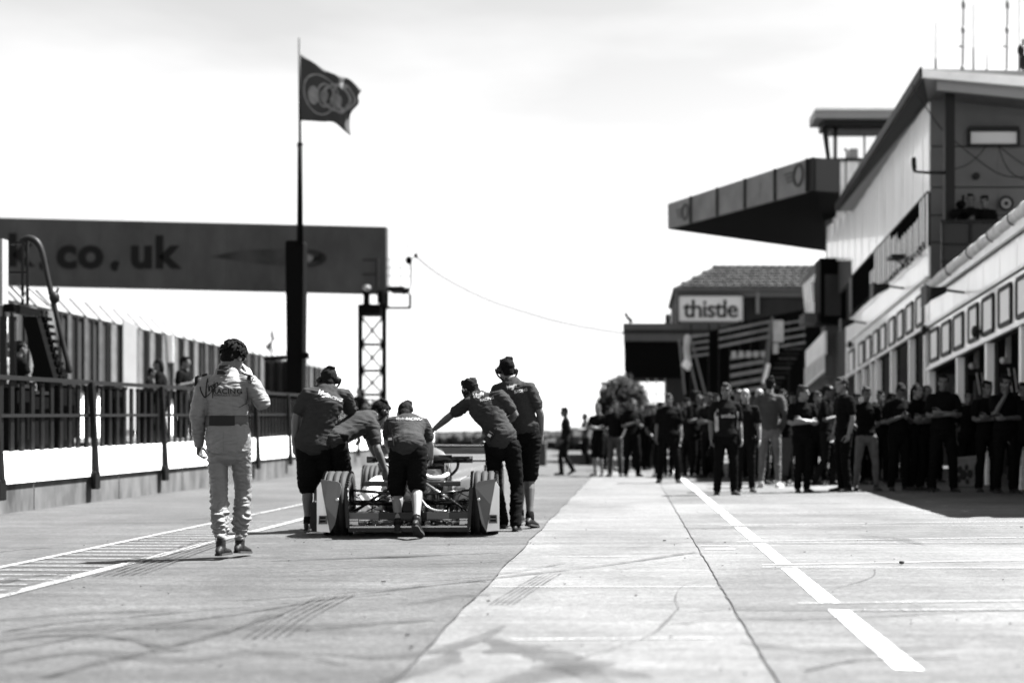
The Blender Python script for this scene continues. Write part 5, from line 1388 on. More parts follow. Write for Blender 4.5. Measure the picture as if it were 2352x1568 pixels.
# the suit: one piece, roomy, creased at elbows and shins
b = MB()
def E(x, y, w, d, dy=0.0): c = at(x, y, YD0 + dy); return (c, sd * (w * YD0 / F / 2), V(0, d, 0))
b.loft([E(525, 1035, 100, .125), E(525, 1010, 106, .13), E(523, 975, 95, .115), E(521, 950, 93, .115), E(521, 920, 99, .122), E(521, 893, 106, .125), E(521, 875, 100, .105), E(520, 858, 56, .075), E(520, 846, 46, .062, .01)], 26)
for q in 'LR':
    sh, el, w_ = J['sh' + q], J['el' + q], J['wr' + q]
    b.tube([sh.lerp(J['nk'], .45) - up_ * .04, sh, sh.lerp(el, .5), el, el.lerp(w_, .3), el.lerp(w_, .65), el.lerp(w_, .95)], [.072, .076, .072, .068, .062, .052, .043], 16, sub=3)
    h, kn, an = J['hip' + q], J['kn' + q], J['an' + q]
    b.tube([h, h.lerp(kn, .45), kn, kn.lerp(an, .25), kn.lerp(an, .55), kn.lerp(an, .76), kn.lerp(an, .84)], [.092, .080, .071, .072, .071, .062, .046], 16, sub=3)
    c = kn.lerp(an, .80); b.tube([c, kn.lerp(an, .9)], [.052, .046], 14)
o = b.build('racing_suit', M_suit, drv)
def crease(p):
    z = p.z; k = .006
    if z < .55: k += .011 * min(1, (.55 - z) / .18)
    if p.x < -3.46 and z < 1.32: k += .004
    return k
soft(o, .007, 3, crease, .085)
SUIT = o
b = MB(); b.loft([E(521, 978, 98, .121), E(521, 954, 97, .121)], 26, dome=False); o = b.build('belt', mat('suit band', .06, .8), drv, True)
b = MB()
def arc(x0, x1, y0, y1, r_w, r_d, m, nm, par_, n=10, lift=.004):
    A_ = []
    for y in (y0, y1):
        for i in range(n + 1):
            x = lerp(x0, x1, i / n); p = at(x, y, YD0); w = r_w * YD0 / F / 2; dx = (p.x - at(521, 0, YD0).x) / w
            p.y = YD0 - r_d * math.sqrt(max(0, 1 - dx * dx)) - lift; A_.append(p)
    return MB().add(A_, [(i, i + 1, n + 2 + i, n + 1 + i) for i in range(n)]).build(nm, m, par_)
arc(489, 548, 977, 955, 98, .121, M_suitk, 'belt_pad', o)
# collar
b = MB()
for i, (rx, dy, z0, z1) in enumerate(((.066, .066, 862, 836),)):
    n = 20; A_ = []
    for y, gq in ((864, 1.08), (848, 1.0), (838, .93)):
        c = at(520, y, YD0 + .02)
        A_ += [c + V(rx * gq * math.cos(2 * PI * i / n), dy * gq * math.sin(2 * PI * i / n), .012 * math.cos(2 * PI * i / n)) for i in range(n)]
    b.add(A_, [(r * n + i, r * n + (i + 1) % n, (r + 1) * n + (i + 1) % n, (r + 1) * n + i) for r in range(2) for i in range(n)])
o = b.build('collar', M_suit, drv, True); so = o.modifiers.new('t', 'SOLIDIFY'); so.thickness = .01
# gloved right hand pressed to the side of the head, holding a light cap
b = MB(); hand_shape(b, J['wrR'] + V(0, .0, .0), (-.45, .25, 1), (-.8, .2, 0), 1.12, .25, True); o = b.build('glove', mat('glove white', .38, .6), drv); soft(o, .005, 2)
o['label'] = 'pale racing glove pressed to the side of the head'
# short dark hair
P = lambda x, y, z: J['hd'] + R @ Vector((x, y, z)) * 1.08
b = MB(); b.ell(P(0, -.014, .038), (.094, .110, .104), R, 20, 14); b.ell(P(0, -.058, -.025), (.068, .050, .060), R)
hr_ = random.Random(4)
for i in range(260):
    th_, ph_ = hr_.uniform(0, 2 * PI), hr_.uniform(-.35, 1.5)
    q0 = V(.094 * math.cos(ph_) * math.cos(th_), -.014 + .110 * math.cos(ph_) * math.sin(th_), .038 + .104 * math.sin(ph_))
    if q0.y > .03 and q0.z < .09: continue
    cw = V(.02, -.03, .145); d_ = (q0 - cw); d_ = d_.normalized() * .026
    q1 = q0 + d_; e_ = q1 - V(0, -.014, .038); e_ = V(e_.x / .094, e_.y / .11, e_.z / .104); e_ = e_.normalized() * hr_.uniform(1.0, 1.07); q1 = V(e_.x * .094, -.014 + e_.y * .11, .038 + e_.z * .104)
    b.tube([P(*q0), P(*q0.lerp(q1, .5)), P(*q1)], [.006, .0055, .003], 5)
o = b.build('hair', M_hairk, drv); soft(o, .0042, 1, .0012, .02)
# boots and socks
for q, toe, upv in (('L', V(.03, 1, -.02), V(0, .02, 1)), ('R', V(.12, 1, -.10), V(0, .10, 1))):
    an = J['an' + q]; b = MB(); shoe_shape(b, an, toe, upv, .95); b.tube([an - up_ * .02, an + up_ * .05], [.040, .040], 14, sub=2)
    o = b.build('boot', M_shoe, drv); soft(o, .006, 2, .0012, .05); s_ = MB(); sole_shape(s_, an, toe, upv, .97); s_.build('sole', M_sole, o)
    MB().tube([an + up_ * .03, an.lerp(J['kn' + q], .22)], [.042, .044], 14, dome=False).build('sock', M_sock, drv, True)
# epaulettes and print
def onto(x, y, ang=0.0, Y0=YD0, obj=None, shx=0.0, scale=1.0, lift=.004):
    """lettering place: a ray from behind the wearer finds the cloth"""
    c = at(x, y, Y0); ca, sa = math.cos(ang), math.sin(ang)
    def f(u, v, w):
        X, Z = c.x + (u * ca - v * sa) * scale, c.z + (u * sa + v * ca) * scale
        return V(X, Y0 - 5, Z)          # found by ray later
    f.ray = (obj, lift); return f
lettering('irgin', .080, onto(497, 888, .46, obj=SUIT), M_suitk, SUIT, shear=.3, offset=.001, space=.78)
lettering('RACING', .058, onto(531, 900, .0, obj=SUIT), M_suitk, SUIT, offset=.0012, space=1.12)
lettering('FORMULA E TEAM', .024, onto(530, 908.5, .0, obj=SUIT), M_suitk, SUIT, space=1.05)
PROJ = []
def patch(obj, pts, m, nm, Y0, lift=.005, sub=4):
    """flat print cut to an outline seen from behind and laid on the cloth"""
    me = bpy.data.meshes.new(nm); bm = bmesh.new(); vs = [bm.verts.new(at(x, y, Y0 - 3) if False else (at(x, y, Y0).x, Y0 - 5, at(x, y, Y0).z)) for x, y in pts]
    bm.faces.new(vs); bmesh.ops.triangulate(bm, faces=bm.faces[:])
    for _ in range(sub): bmesh.ops.subdivide_edges(bm, edges=[e for e in bm.edges if e.calc_length() > .012], cuts=1)
    bm.to_mesh(me); bm.free(); me.materials.append(m); PROJ.append((obj, me, nm, lift))
def stroke(obj, line, w, m, nm, Y0, lift=.005):
    L = poly([(x, y, 0) for x, y in line], 8); A_, B_ = [], []
    for i, p in enumerate(L):
        t_ = (L[min(i + 1, len(L) - 1)] - L[max(i - 1, 0)]).normalized(); n_ = V(-t_.y, t_.x, 0) * w / 2 * (1 if 0 < i < len(L) - 1 else .3); A_.append((p + n_)[:2]); B_.append((p - n_)[:2])
    for i in range(len(L) - 1): pass
    me = bpy.data.meshes.new(nm); vs = [(at(x, y, Y0).x, Y0 - 5, at(x, y, Y0).z) for x, y in A_ + B_]; n = len(L)
    me.from_pydata(vs, [], [(i, i + 1, n + i + 1, n + i) for i in range(n - 1)]); me.materials.append(m); PROJ.append((obj, me, nm, lift))
stroke(SUIT, [(467, 888), (471, 902), (479, 913), (481, 893), (483, 869)], 2.8, M_suitk, 'print_stroke', YD0)
stroke(SUIT, [(479, 913), (490, 905), (504, 893), (517, 880)], 2.0, M_suitk, 'print_stroke', YD0)
stroke(SUIT, [(497, 893), (499, 903), (498, 915)], 2.2, M_suitk, 'print_stroke', YD0)
stroke(SUIT, [(482, 880), (486, 876)], 1.6, M_suitk, 'print_stroke', YD0)
patch(SUIT, [(452, 866), (460, 862), (463, 872), (455, 886), (450, 888)], M_suitk, 'shoulder_patch', YD0)
patch(SUIT, [(572, 862), (580, 860), (587, 868), (583, 882), (576, 880)], M_suitk, 'shoulder_patch', YD0)
patch(SUIT, [(464, 860), (476, 857), (478, 860), (466, 866)], M_suitk, 'shoulder_patch', YD0)
patch(SUIT, [(557, 855), (575, 859), (574, 863), (558, 859)], M_suitk, 'shoulder_patch', YD0)
patch(SUIT, [(505, 852), (534, 852), (532, 861), (506, 861)], M_suitk, 'collar_print', YD0, .018)
patch(SUIT, [(509, 840), (532, 839), (532, 848), (508, 849)], M_suitk, 'collar_print', YD0, .022)
stroke(SUIT, [(573, 890), (571, 915), (570, 925), (562, 932), (556, 936)], 1.1, M_suitk, 'seam', YD0)
stroke(SUIT, [(524, 990), (524, 1040)], 1.0, mat('seam', .10), 'seam', YD0)
stroke(SUIT, [(475, 1030), (500, 1042), (522, 1040)], 1.2, mat('seam', .10), 'seam', YD0)

# ------------------------------------------------------------------ the five mechanics pushing the car
TW = dict(shirt=M_teeg, vox=.0085, wr=.0065, group='mechanics pushing the racing car', eyes=False)
def shirt_of(t): return [c for c in t.children if c.name.startswith('shirt')][0]
# 1 back left, upright, ear defenders
J = jj(dict(pel=(718, 1018, -.02), chest=(740, 940, 0), nk=(752, 893, .06), hd=(756, 872, .12), shL=(706, 905, -.02), shR=(793, 908, .12), elL=(680, 958, -.04), wrL=(677, 1020, 0),
            elR=(808, 955, .35), wrR=(822, 1000, .6), hipL=(703, 1030, 0), hipR=(740, 1032, .02), knL=(706, 1118, .02), anL=(707, 1198, -.05), knR=(740, 1115, .2), anR=(737, 1190, .35)), 13.8)
t1, _, _ = person(J, 'mechanic standing at the back left wearing ear defenders and baggy black shorts', V(at(712, 0, 13.8).x, 13.8, .005), k=1.04, legtype='short', legs=M_short, hair='short', hairm=M_hairm, headset=1, look=(0, 1, -.12), fat=1.10, toes=((-.05, 1, 0), (0, 1, 0)), socks=2, **TW)
# 2 bent over, left
J = jj(dict(pel=(762, 1008, -.08), chest=(808, 982, .12), nk=(851, 956, .3), hd=(872, 948, .42), shL=(836, 958, .44), shR=(856, 978, .14), elR=(866, 1030, .05), wrR=(884, 1078, .1),
            elL=(850, 1015, .5), wrL=(872, 1062, .55), hipL=(750, 1024, -.02), hipR=(778, 1026, -.1), knL=(737, 1106, .0), anL=(727, 1166, -.28), knR=(790, 1112, .12), anR=(788, 1190, .2)), 13.95)
t2, _, _ = person(J, 'mechanic bent double over the left rear wheel with his shoe sole showing', V(at(760, 0, 13.95).x, 13.95, .005), k=1.06, legtype='short', legs=M_short, hair='short', hairm=M_hairk, headset=1, look=(.55, .7, -.55), headup=(.25, .2, .8), toes=((0, .1, -1), (0, 1, 0)), ups=((0, 1, .1), (0, 0, 1)), handdirs=(None, (.1, .1, -1)), **TW)
# 3 in the middle, back to us
J = jj(dict(pel=(937, 1022, 0), chest=(937, 990, .2), nk=(932, 965, .42), hd=(931, 951, .55), shL=(900, 972, .38), shR=(972, 974, .36), elL=(889, 1008, .5), wrL=(897, 1040, .72), elR=(986, 1016, .42), wrR=(990, 1052, .66),
            hipL=(917, 1034, 0), hipR=(958, 1034, 0), knL=(913, 1125, .12), anL=(914, 1202, .02), knR=(958, 1118, .02), anR=(957, 1196, -.30)), 13.1)
t3, _, _ = person(J, 'mechanic in the middle leaning forward with his back to the camera', V(at(937, 0, 13.1).x, 13.1, .005), k=1.0, legtype='short', legs=M_short, hair='short', hairm=M_hairm, headset=False, look=(.0, .8, -.6), headup=(0, .6, .8), toes=((-.05, 1, 0), (.1, 1, -.55)), ups=((0, 0, 1), (0, .55, 1)), skin=M_skinl, fat=1.06, socks=2, **TW)
# 4 right, reaching across
J = jj(dict(pel=(1153, 1008, -.06), chest=(1128, 955, .04), nk=(1097, 913, .18), hd=(1080, 898, .28), shL=(1076, 925, .2), shR=(1150, 910, .06), elL=(1034, 955, .3), wrL=(999, 984, .38), elR=(1183, 952, .12), wrR=(1106, 1008, .45),
            hipL=(1133, 1024, -.02), hipR=(1175, 1026, -.06), knL=(1138, 1112, .15), anL=(1156, 1198, .35), knR=(1187, 1116, .0), anR=(1184, 1202, -.12)), 14.0)
t4, _, _ = person(J, 'mechanic in long black trousers reaching his left arm out across the car', V(at(1160, 0, 14.0).x, 14.0, .005), k=1.02, legtype='long', legs=M_short, hair='messy', hairm=M_hairm, headset=2, look=(-.75, .65, -.25), headup=(-.2, .1, 1), toes=((0, 1, 0), (.05, 1, 0)), handdirs=((-1, .2, -.3), (-.9, .3, -.4)), **TW)
# 5 back right, upright
J = jj(dict(pel=(1205, 985, 0), chest=(1190, 930, 0), nk=(1172, 878, .08), hd=(1163, 850, .14), shL=(1143, 895, .12), shR=(1217, 893, -.02), elR=(1240, 948, -.02), wrR=(1243, 995, .06), elL=(1130, 945, .3), wrL=(1112, 992, .5),
            hipL=(1193, 1003, .02), hipR=(1222, 1003, 0), knL=(1197, 1092, .2), anL=(1194, 1180, .35), knR=(1216, 1092, .02), anR=(1217, 1188, -.1)), 14.4)
t5, _, _ = person(J, 'tall mechanic at the back right with a clenched fist and ear defenders', V(at(1212, 0, 14.4).x, 14.4, .005), k=1.07, legtype='short', legs=M_short, hair='short', hairm=M_hairk, headset=1, look=(-.45, .9, -.1), toes=((0, 1, 0), (.3, 1, -.15)), ups=((0, 0, 1), (0, .15, 1)), curl=(.5, 1.3), socks=2, **TW)
M_print = mat('shirt print', .3, .7)
for t, x, y, a, s, Y0 in ((t1, 756, 909, -.32, .88, 13.8), (t4, 1104, 911, .22, .9, 14.0), (t5, 1184, 893, .22, .85, 14.4)):
    so = shirt_of(t)
    lettering('Virgin', .078 * s, onto(x - 9, y - 5, a, Y0, so), M_print, so, shear=.25, offset=.002, space=.8)
    lettering('RACING', .046 * s, onto(x + 14, y + 5, a, Y0, so), M_print, so, offset=.001)
so = shirt_of(t3); lettering('Virgin RACING', .04, onto(930, 961, 0, 13.1, so), M_print, so)
# walkie-talkies and pouches on belts
def radio(x, y, Y, l_, s=1.0, tilt=.0, who=None):
    p = at(x, y, Y); t = thing('radio', p, l_, 'radio', 'radios clipped to the mechanics')
    R_ = Matrix.Rotation(tilt, 3, 'Y')
    MB().box(p, (.06 * s, .035, .11 * s), R_).build('case', M_phone, t, bevel=.006); MB().bar(p + R_ @ V(.015, 0, .05 * s), p + R_ @ V(.02, 0, .12 * s), .012).build('aerial', M_phone, t)
    MB().box(p + R_ @ V(0, -.019, .02), (.036 * s, .003, .025 * s), R_).build('display', M_shoew, t)
radio(737, 990, 13.72, 'radio with pale clip on the belt of the mechanic bent over the left wheel', 1.1, .2)
radio(897, 1012, 12.98, 'radio on the left hip of the mechanic in the middle', 1.0, -.1)
radio(1122, 1003, 13.82, 'radio hanging at the hip of the mechanic in long trousers', 1.05, .6)
t = thing('belt_pouch', at(778, 1002, 13.75), 'dark tool pouch on the belt of the mechanic bent over the left wheel', 'pouch')
MB().box(at(780, 1003, 13.78), (.2, .06, .075), Matrix.Rotation(.12, 3, 'Y')).build('pouch', M_tee2, t, bevel=.012)

# ------------------------------------------------------------------ the racing car, seen from behind
CX, CY, CA = -2.262, 13.47, math.radians(4.5)
car = thing('racing_car', (CX, CY, 0), 'open wheel racing car being pushed away by five mechanics', 'racing car')
cR = Matrix.Rotation(CA, 3, 'Z')
def c_(x, y, z): return V(CX, CY, 0) + cR @ V(x, y, z)
def cmap(mb):
    mb.v = [V(CX, CY, 0) + cR @ p for p in mb.v]; return mb
def part(mb, nm, m, par_=None, smooth=False, bevel=0.0): return cmap(mb).build(nm, m, par_ or car, smooth, bevel=bevel)
M_tyrer = mat('tyre rubber', .022, .7, .2, 8)
M_rim = mat('rim', .05, .3, metal=.8)
M_carb = mat('carbon', .010, .25, coat=.4)
M_body = mat('car paint dark', .018, .2, coat=.8)
M_bodyw = mat('car paint pale', .75, .25, coat=.6)
M_bodyg = mat('car paint grey', .085, .25, coat=.6)
M_met = mat('bare metal', .5, .2, metal=.9)
def wheel(x, y, w, r):
    n = 40; prof = [(-w / 2 + .015, r * .68), (-w / 2, r * .80), (-w / 2 + .006, r * .93), (-w / 2 + .03, r * .985), (0, r), (w / 2 - .03, r * .985), (w / 2 - .006, r * .93), (w / 2, r * .80), (w / 2 - .015, r * .68)]
    # circumferential grooves
    pr = []
    for px, pr_ in prof[:4]: pr.append((px, pr_))
    g = [-.36, -.12, .12, .36]
    for q in g:
        pr += [((q - .035) * w, r * .997), ((q - .03) * w, r * .955), ((q + .03) * w, r * .955), ((q + .035) * w, r * .997)]
    for px, pr_ in prof[5:]: pr.append((px, pr_))
    b = MB(); rs = [[V(x + px, y + rr * math.cos(2 * PI * i / n), r + rr * math.sin(2 * PI * i / n)) for i in range(n)] for px, rr in pr]
    b.rings(rs, closed=False); o = b.v
    t = part(b, 'tyre', M_tyrer, None, True)
    b = MB()   # tread blocks edges at the shoulders
    for i in range(64):
        a = 2 * PI * i / 64
        for s in (-1, 1): b.bar((x + s * w * .40, y + r * .99 * math.cos(a), r + r * .99 * math.sin(a)), (x + s * w * .485, y + r * .975 * math.cos(a + .04), r + r * .975 * math.sin(a + .04)), .012, .008)
    part(b, 'tread', M_black, t)['kind'] = 'stuff'
    b = MB(); rs = [[V(x + px, y + rr * math.cos(2 * PI * i / n), r + rr * math.sin(2 * PI * i / n)) for i in range(n)] for px, rr in ((-w / 2 + .02, r * .70), (-w / 2 + .03, r * .62), (w * .1, r * .58), (w / 2 - .04, r * .60), (w / 2 - .02, r * .70))]
    b.rings(rs, closed=False)
    for i in range(10):
        a = 2 * PI * i / 10; b.bar((x, y, r), (x, y + r * .62 * math.cos(a), r + r * .62 * math.sin(a)), .05, .03)
    b.cyl((x - .04, y, r), (x + .08, y, r), .05); part(b, 'rim', M_rim, t, False)
    return t
for s in (-1, 1):
    wheel(s * .745, 0, .285, .328)
    wheel(s * .76, 3.1, .245, .325)
# wheel guards standing behind the rear tyres, with pale outer sweep
def guard(s):
    def S_(pts, y): return [V(s * x, y, z) for x, z in pts]
    def yb(x, z): return -.345 - .05 * math.cos((z - .3) * 3.2)
    outer = [(.87, .56), (.905, .50), (.905, .065), (.777, .055), (.80, .187), (.823, .32), (.85, .46), (.863, .545)]
    inner = [(.868, .585), (.863, .545), (.85, .46), (.823, .32), (.80, .187), (.777, .055), (.73, .13), (.715, .19), (.69, .34), (.665, .50), (.675, .54), (.70, .56)]
    out = None
    for pts, m, nm in ((outer, M_bodyw, 'wheel_guard'), (inner, M_bodyg, 'guard_inner')):
        n = len(pts); b = MB(); f_ = [V(s * x, yb(x, z), z) for x, z in pts]; k_ = [p + V(0, .03, 0) for p in f_]
        b.add(f_ + k_, [tuple(range(n)), tuple(range(2 * n - 1, n - 1, -1))] + [(i, i + n, (i + 1) % n + n, (i + 1) % n) for i in range(n)])
        out = part(b, nm, m, out) if out else part(b, nm, m)
    b = MB(); b.prism([V(s * .80, -.40, .225), V(s * .88, -.40, .225), V(s * .885, -.40, .14), V(s * .80, -.40, .14)], (0, -.004, 0)); part(b, 'guard_logo', M_bodyg, out)
    for zz in (.20, .165): part(MB().prism([V(s * .815, -.406, zz + .012), V(s * .872, -.406, zz + .012), V(s * .872, -.406, zz - .006), V(s * .815, -.406, zz - .006)], (0, -.002, 0)), 'logo_bar', M_black, out)
    b = MB(); b.ell(V(s * .70, -.405, .38), (.018, .012, .02)); part(b, 'guard_lamp', M_met, out, True)
    b = MB(); b.bar((s * .62, -.36, .50), (s * .60, -.36, .10), .035, .05); b.bar((s * .60, -.36, .12), (s * .45, -.30, .12), .03); part(b, 'guard_stay', M_carb, out)
guard(-1); guard(1)
# rear crash beam, flaps and floor edge
b = MB(); b.span((-.60, -.36, .065), (.60, -.30, .10)); b.span((-.60, -.30, .05), (.60, .6, .06)); part(b, 'floor', M_carb)
part(MB().span((-.60, -.38, .10), (.60, -.33, .115)), 'diffuser_edge', M_met)
b = MB(); b.span((-.60, -.36, .255), (-.30, -.335, .262)); b.span((.30, -.36, .255), (.60, -.335, .262)); b.span((-.6, -.37, .165), (.6, -.34, .172)); part(b, 'beam_edge', M_carb)
part(MB().span((-.59, -.355, .18), (-.30, -.34, .25)), 'beam_flap', M_bodyg); part(MB().span((.18, -.355, .18), (.40, -.34, .25)), 'beam_flap', M_bodyg); part(MB().span((.40, -.354, .18), (.60, -.339, .25)), 'beam_flap', M_body)
part(MB().span((-.30, -.35, .18), (.18, -.33, .25)), 'beam_core', M_carb)
for x in (-.42, -.14, .16, .42): part(MB().prism([(x - .006, -.34, .06), (x - .006, .35, .06), (x - .006, .35, .2), (x - .006, -.3, .14)], (.012, 0, 0)), 'diffuser_fin', M_carb)
b = MB(); b.span((-.50, -.05, .50), (-.14, .12, .55)); b.span((.14, -.05, .50), (.50, .12, .55)); part(b, 'suspension_cover', M_body, bevel=.01)
# gearbox, tail and cockpit body
def body_loft(rows, m, nm, smooth=True, n=20):
    b = MB(); rs = []
    for y, w, z0, z1, p_ in rows:
        ring = []
        for i in range(n):
            a = 2 * PI * i / n; ca, sa = math.cos(a), math.sin(a)
            ring.append(V(w * abs(ca) ** p_ * (1 if ca > 0 else -1), y, (z0 + z1) / 2 + (z1 - z0) / 2 * abs(sa) ** p_ * (1 if sa > 0 else -1)))
        rs.append(ring)
    b.rings(rs); return part(b, nm, m, None, smooth)
body_loft([(-.30, .07, .22, .36, .8), (-.2, .11, .18, .42, .8), (.1, .17, .12, .52, .7), (.4, .2, .09, .56, .7), (.5, .2, .09, .58, .7)], M_carb, 'gearbox')
body_loft([(.3, .16, .1, .55, .8), (.6, .34, .07, .62, .7), (1.0, .36, .06, .78, .7), (1.5, .33, .06, .90, .75), (1.75, .26, .06, .88, .8), (1.85, .30, .06, .60, .8), (2.6, .26, .08, .55, .8), (3.2, .2, .12, .48, .8), (4.0, .12, .16, .30, .9), (4.25, .05, .18, .24, 1)], M_body, 'monocoque')
for s in (-1, 1):
    b = MB(); b.loft([(V(s * .42, .55, .22), V(.07, 0, 0), V(0, 0, .12)), (V(s * .50, 1.0, .30), V(.17, 0, 0), V(0, 0, .22)), (V(s * .52, 1.7, .32), V(.19, 0, 0), V(0, 0, .24)), (V(s * .52, 1.95, .32), V(.17, 0, 0), V(0, 0, .22))], 18); part(b, 'sidepod', M_bodyw if s < 0 else M_body, None, True)
    # wishbones and driveshaft
    b = MB()
    for p, q in (((.12, .25, .42), (.62, 0, .46)), ((.12, -.2, .42), (.62, 0, .46)), ((.12, .25, .16), (.62, .02, .17)), ((.12, -.25, .18), (.62, .02, .17)), ((.14, .5, .14), (.62, .02, .17))):
        b.tube([V(s * p[0], p[1], p[2]), V(s * q[0], q[1], q[2])], .013, 6, False)
    part(b, 'wishbone', M_carb, None, True)
    part(MB().tube([V(s * .14, .02, .33), V(s * .62, 0, .33)], .028, 10, False), 'driveshaft', M_carb, None, True)
    part(MB().tube([V(s * .12, -.15, .55), V(s * .58, -.02, .24)], .015, 8, False), 'push_rod', M_met if s > 0 else M_carb, None, True)
    # mirrors on curved stalks
    mx = s * .44
    b = MB(); b.cyl(V(mx - .14, 1.0, .755), V(mx + .14, 1.0, .755), .038, n=14); part(b, 'mirror', M_carb, None, True)
    b = MB(); b.tube([V(mx - s * .02, 1.0, .73), V(mx - s * .03, 1.0, .66), V(mx - s * .08, 1.0, .60), V(mx - s * .14, 1.0, .56)], .016, 8, sub=3); part(b, 'mirror_stalk', M_carb, None, True)
    b = MB(); b.ell(V(mx + .12, .97, .77), (.014, .01, .014)); part(b, 'mirror_glint', M_met, None, True)
    # front suspension arms
    b = MB()
    for z in (.2, .42): b.tube([V(s * .22, 2.9, z), V(s * .66, 3.1, z)], .012, 6, False).tube([V(s * .22, 3.35, z), V(s * .66, 3.1, z)], .012, 6, False)
    part(b, 'front_wishbone', M_carb)
    part(MB().span((s * .50, -.36, .12), (s * .60, -.30, .19)), 'tail_bracket', M_met, bevel=.01)
# pipes and shiny bits right of the middle mechanic
b = MB(); b.tube([V(.10, -.28, .40), V(.17, -.30, .31), V(.25, -.31, .27), V(.36, -.3, .255)], .013, 8, sub=4); part(b, 'coolant_pipe', M_met, None, True)
b = MB(); b.tube([V(.12, .0, .62), V(.2, 0, .585), V(.3, 0, .59), V(.36, .1, .62)], .022, 8, sub=4); part(b, 'air_hose', M_bodyw, None, True)
b = MB(); b.cyl(V(.10, .5, .77), V(.38, .5, .77), .045, n=12); b.cyl(V(.12, .5, .7), V(.3, .5, .70), .04, n=12); part(b, 'damper_can', M_carb, None, True)
b = MB()
rr = random.Random(5)
for i in range(60):
    x = rr.uniform(-.55, .55); z = rr.uniform(.12, .5)
    b.tube([V(x, rr.uniform(-.28, .05), z), V(x + rr.uniform(-.12, .12), rr.uniform(-.28, .1), z + rr.uniform(-.1, .06))], rr.uniform(.004, .009), 5, False)
part(b, 'hoses', M_rim, None, True)
b = MB()
for i in range(26): b.ell(V(rr.uniform(-.56, .56), -.37 + rr.uniform(0, .12), rr.choice([.13, .17, .27, .4, .47]) + rr.uniform(-.02, .02)), (.009, .006, .009), n=6, m=4)
part(b, 'bolts', M_met)
b = MB(); b.span((-.05, -.42, .26), (.05, -.38, .36)); part(b, 'rain_light', M_steel, bevel=.01)
# roll hoop and headrest
b = MB(); b.torus(V(-.05, 1.35, .86), (0, 1, 0), .11, .03, 20, 8, -.2, PI + .2, ref=(1, 0, 0)); part(b, 'roll_hoop', M_bodyw, None, True)
# far wing with pale writing, between thin end plates
WY = 3.75
b = MB(); b.loft([(V(-.70, WY, .86), V(0, .14, 0), V(0, 0, .035)), (V(.70, WY, .86), V(0, .14, 0), V(0, 0, .035))], 16, False); w1 = part(b, 'wing_element', M_body, None, True)
part(MB().span((-.70, WY - .15, .78), (.70, WY - .13, .87)), 'wing_flap', M_bodyg)
part(MB().span((-.70, WY - .16, .875), (.70, WY - .12, .89)), 'flap_edge', M_black)
b = MB(); b.loft([(V(-.70, WY + .05, .69), V(0, .14, 0), V(0, 0, .02)), (V(.70, WY + .05, .69), V(0, .14, 0), V(0, 0, .02))], 16, False); part(b, 'wing_element', M_body, None, True)
for s in (-1, 1): part(MB().prism([(s * .70, WY - .22, .90), (s * .70, WY + .3, .92), (s * .70, WY + .3, .45), (s * .70, WY - .05, .42), (s * .70, WY - .22, .6)], (s * .02, 0, 0)), 'end_plate', M_bodyw if s > 0 else M_body)
part(MB().span((-.03, WY - .1, .45), (.03, WY + .2, .80)), 'wing_pylon', M_carb)
q = c_(.0, WY - .155, .83)
lettering('na.', .15, lambda u, v, w: c_(.02 + u, WY - .157 - w, .825 + v), M_print, car, shear=.2, offset=.004)

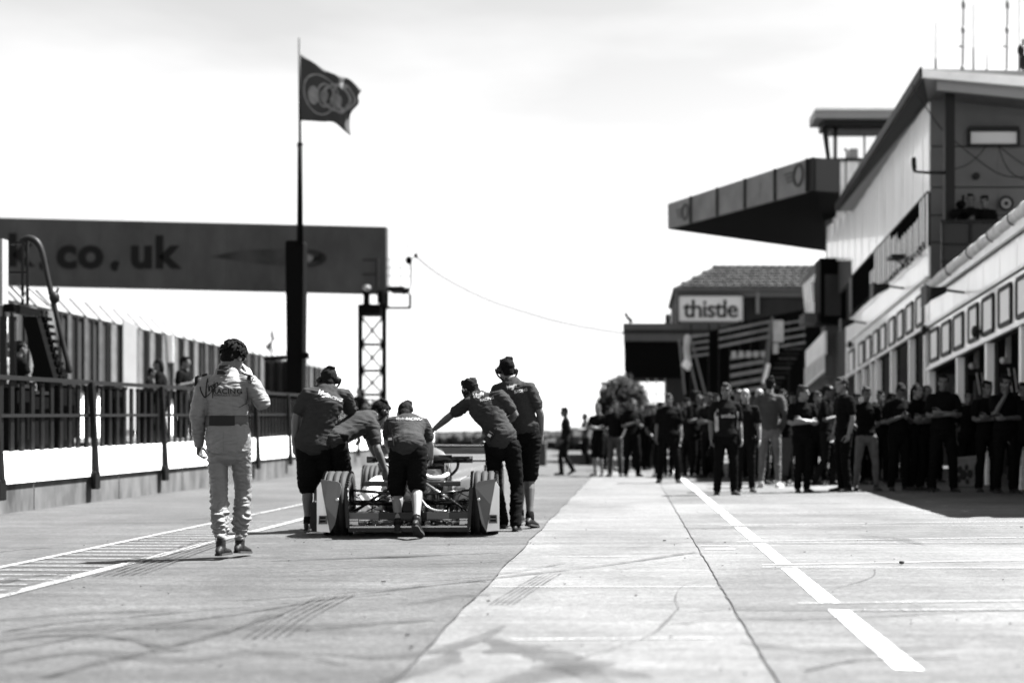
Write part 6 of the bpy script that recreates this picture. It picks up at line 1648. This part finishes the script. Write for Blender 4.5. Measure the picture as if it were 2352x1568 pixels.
# ------------------------------------------------------------------ turn the soft bodies and the lettering into plain meshes
t, k = CHEST
sh_ = [c for c in t.children if c.name.startswith('shirt')][0]
lettering('smlbn', .10, onto(1671, 955, 0, t.location.y, sh_), M_print, sh_, offset=.002)
patch(sh_, [(1640, 950), (1648, 938), (1650, 988), (1642, 994)], M_print, 'side_panel', t.location.y)
patch(sh_, [(1692, 945), (1696, 945), (1696, 985), (1693, 985)], M_print, 'side_panel', t.location.y)
dg = bpy.context.evaluated_depsgraph_get()
res = []
for o, d, ds in BAKE:
    res.append((o, bpy.data.meshes.new_from_object(o.evaluated_get(dg)), d, ds))
tres = [(bpy.data.meshes.new_from_object(t_[0].evaluated_get(dg)),) + t_[1:] for t_ in TEXTS]
for i, (o, me, d, ds) in enumerate(res):
    o.modifiers.clear(); o.data = me; me.name = o.name
    if d:
        off = Vector((i * 3.7, i * 1.3, i * 2.1)); wl0 = wloc(o)
        mv = [v.co.copy() for v in me.vertices]; nn = [v.normal.copy() for v in me.vertices]
        for v, p, n_ in zip(me.vertices, mv, nn):
            q = Vector((p.x / ds, p.y / ds, p.z / (ds * .42))) + off
            q += noise.noise_vector(q * .35) * .9
            a = noise.noise(q)
            kf = (abs(a) * 2 - .5)
            if not callable(d) or ds < .1: kf += .3 * noise.noise(q * 2.1)
            v.co = p + n_ * kf * (d(p + wl0) if callable(d) else d)
    for p in me.polygons: p.use_smooth = True
trees = {}
def ray(obj, P, lift):
    if obj.name not in trees:
        rot = obj.parent.rotation_euler.z if obj.parent else 0
        M = Matrix.Translation(wloc(obj)) @ Matrix.Rotation(rot, 4, 'Z')
        trees[obj.name] = (BVHTree.FromPolygons([M @ v.co for v in obj.data.vertices], [tuple(p.vertices) for p in obj.data.polygons]), rot)
    hit, n_, _, _ = trees[obj.name][0].ray_cast(P, Vector((0, 1, 0)))
    return hit
def lay(me, obj, lift, org, rot):
    miss = []; ysum = [];
    for v in me.vertices:
        h = ray(obj, v.co, lift)
        if h is None: miss.append(v)
        else: v.co = h - Vector((0, lift, 0)); ysum.append(v.co.y)
    if ysum:
        m_ = sum(ysum) / len(ysum)
        for v in miss: v.co.y = m_
    Ri = Matrix.Rotation(-rot, 3, 'Z')
    for v in me.vertices: v.co = Ri @ (v.co - org)
for me, place, m, parent, name, label in tres:
    org = wloc(parent)
    for v in me.vertices: v.co = place(v.co.x, v.co.y, v.co.z)
    if hasattr(place, 'ray'):
        bmx = bmesh.new(); bmx.from_mesh(me)
        for _ in range(2): bmesh.ops.subdivide_edges(bmx, edges=[e for e in bmx.edges if e.calc_length() > .012], cuts=1)
        bmesh.ops.triangulate(bmx, faces=bmx.faces[:]); bmx.to_mesh(me); bmx.free()
        obj, lift = place.ray; rot = obj.parent.rotation_euler.z if obj.parent else 0
        lay(me, obj, lift, org, rot)
    else:
        for v in me.vertices: v.co = v.co - org
    me.materials.clear(); me.materials.append(m)
    o = bpy.data.objects.new(name, me); col.objects.link(o); o.parent = parent; me.name = name
    if label: o['label'] = label
for obj, me, nm, lift in PROJ:
    lay(me, obj, lift, wloc(obj), obj.parent.rotation_euler.z if obj.parent else 0)
    o = bpy.data.objects.new(nm, me); col.objects.link(o); o.parent = obj
for t_ in TEXTS:
    c = t_[0].data; bpy.data.objects.remove(t_[0]); bpy.data.curves.remove(c)
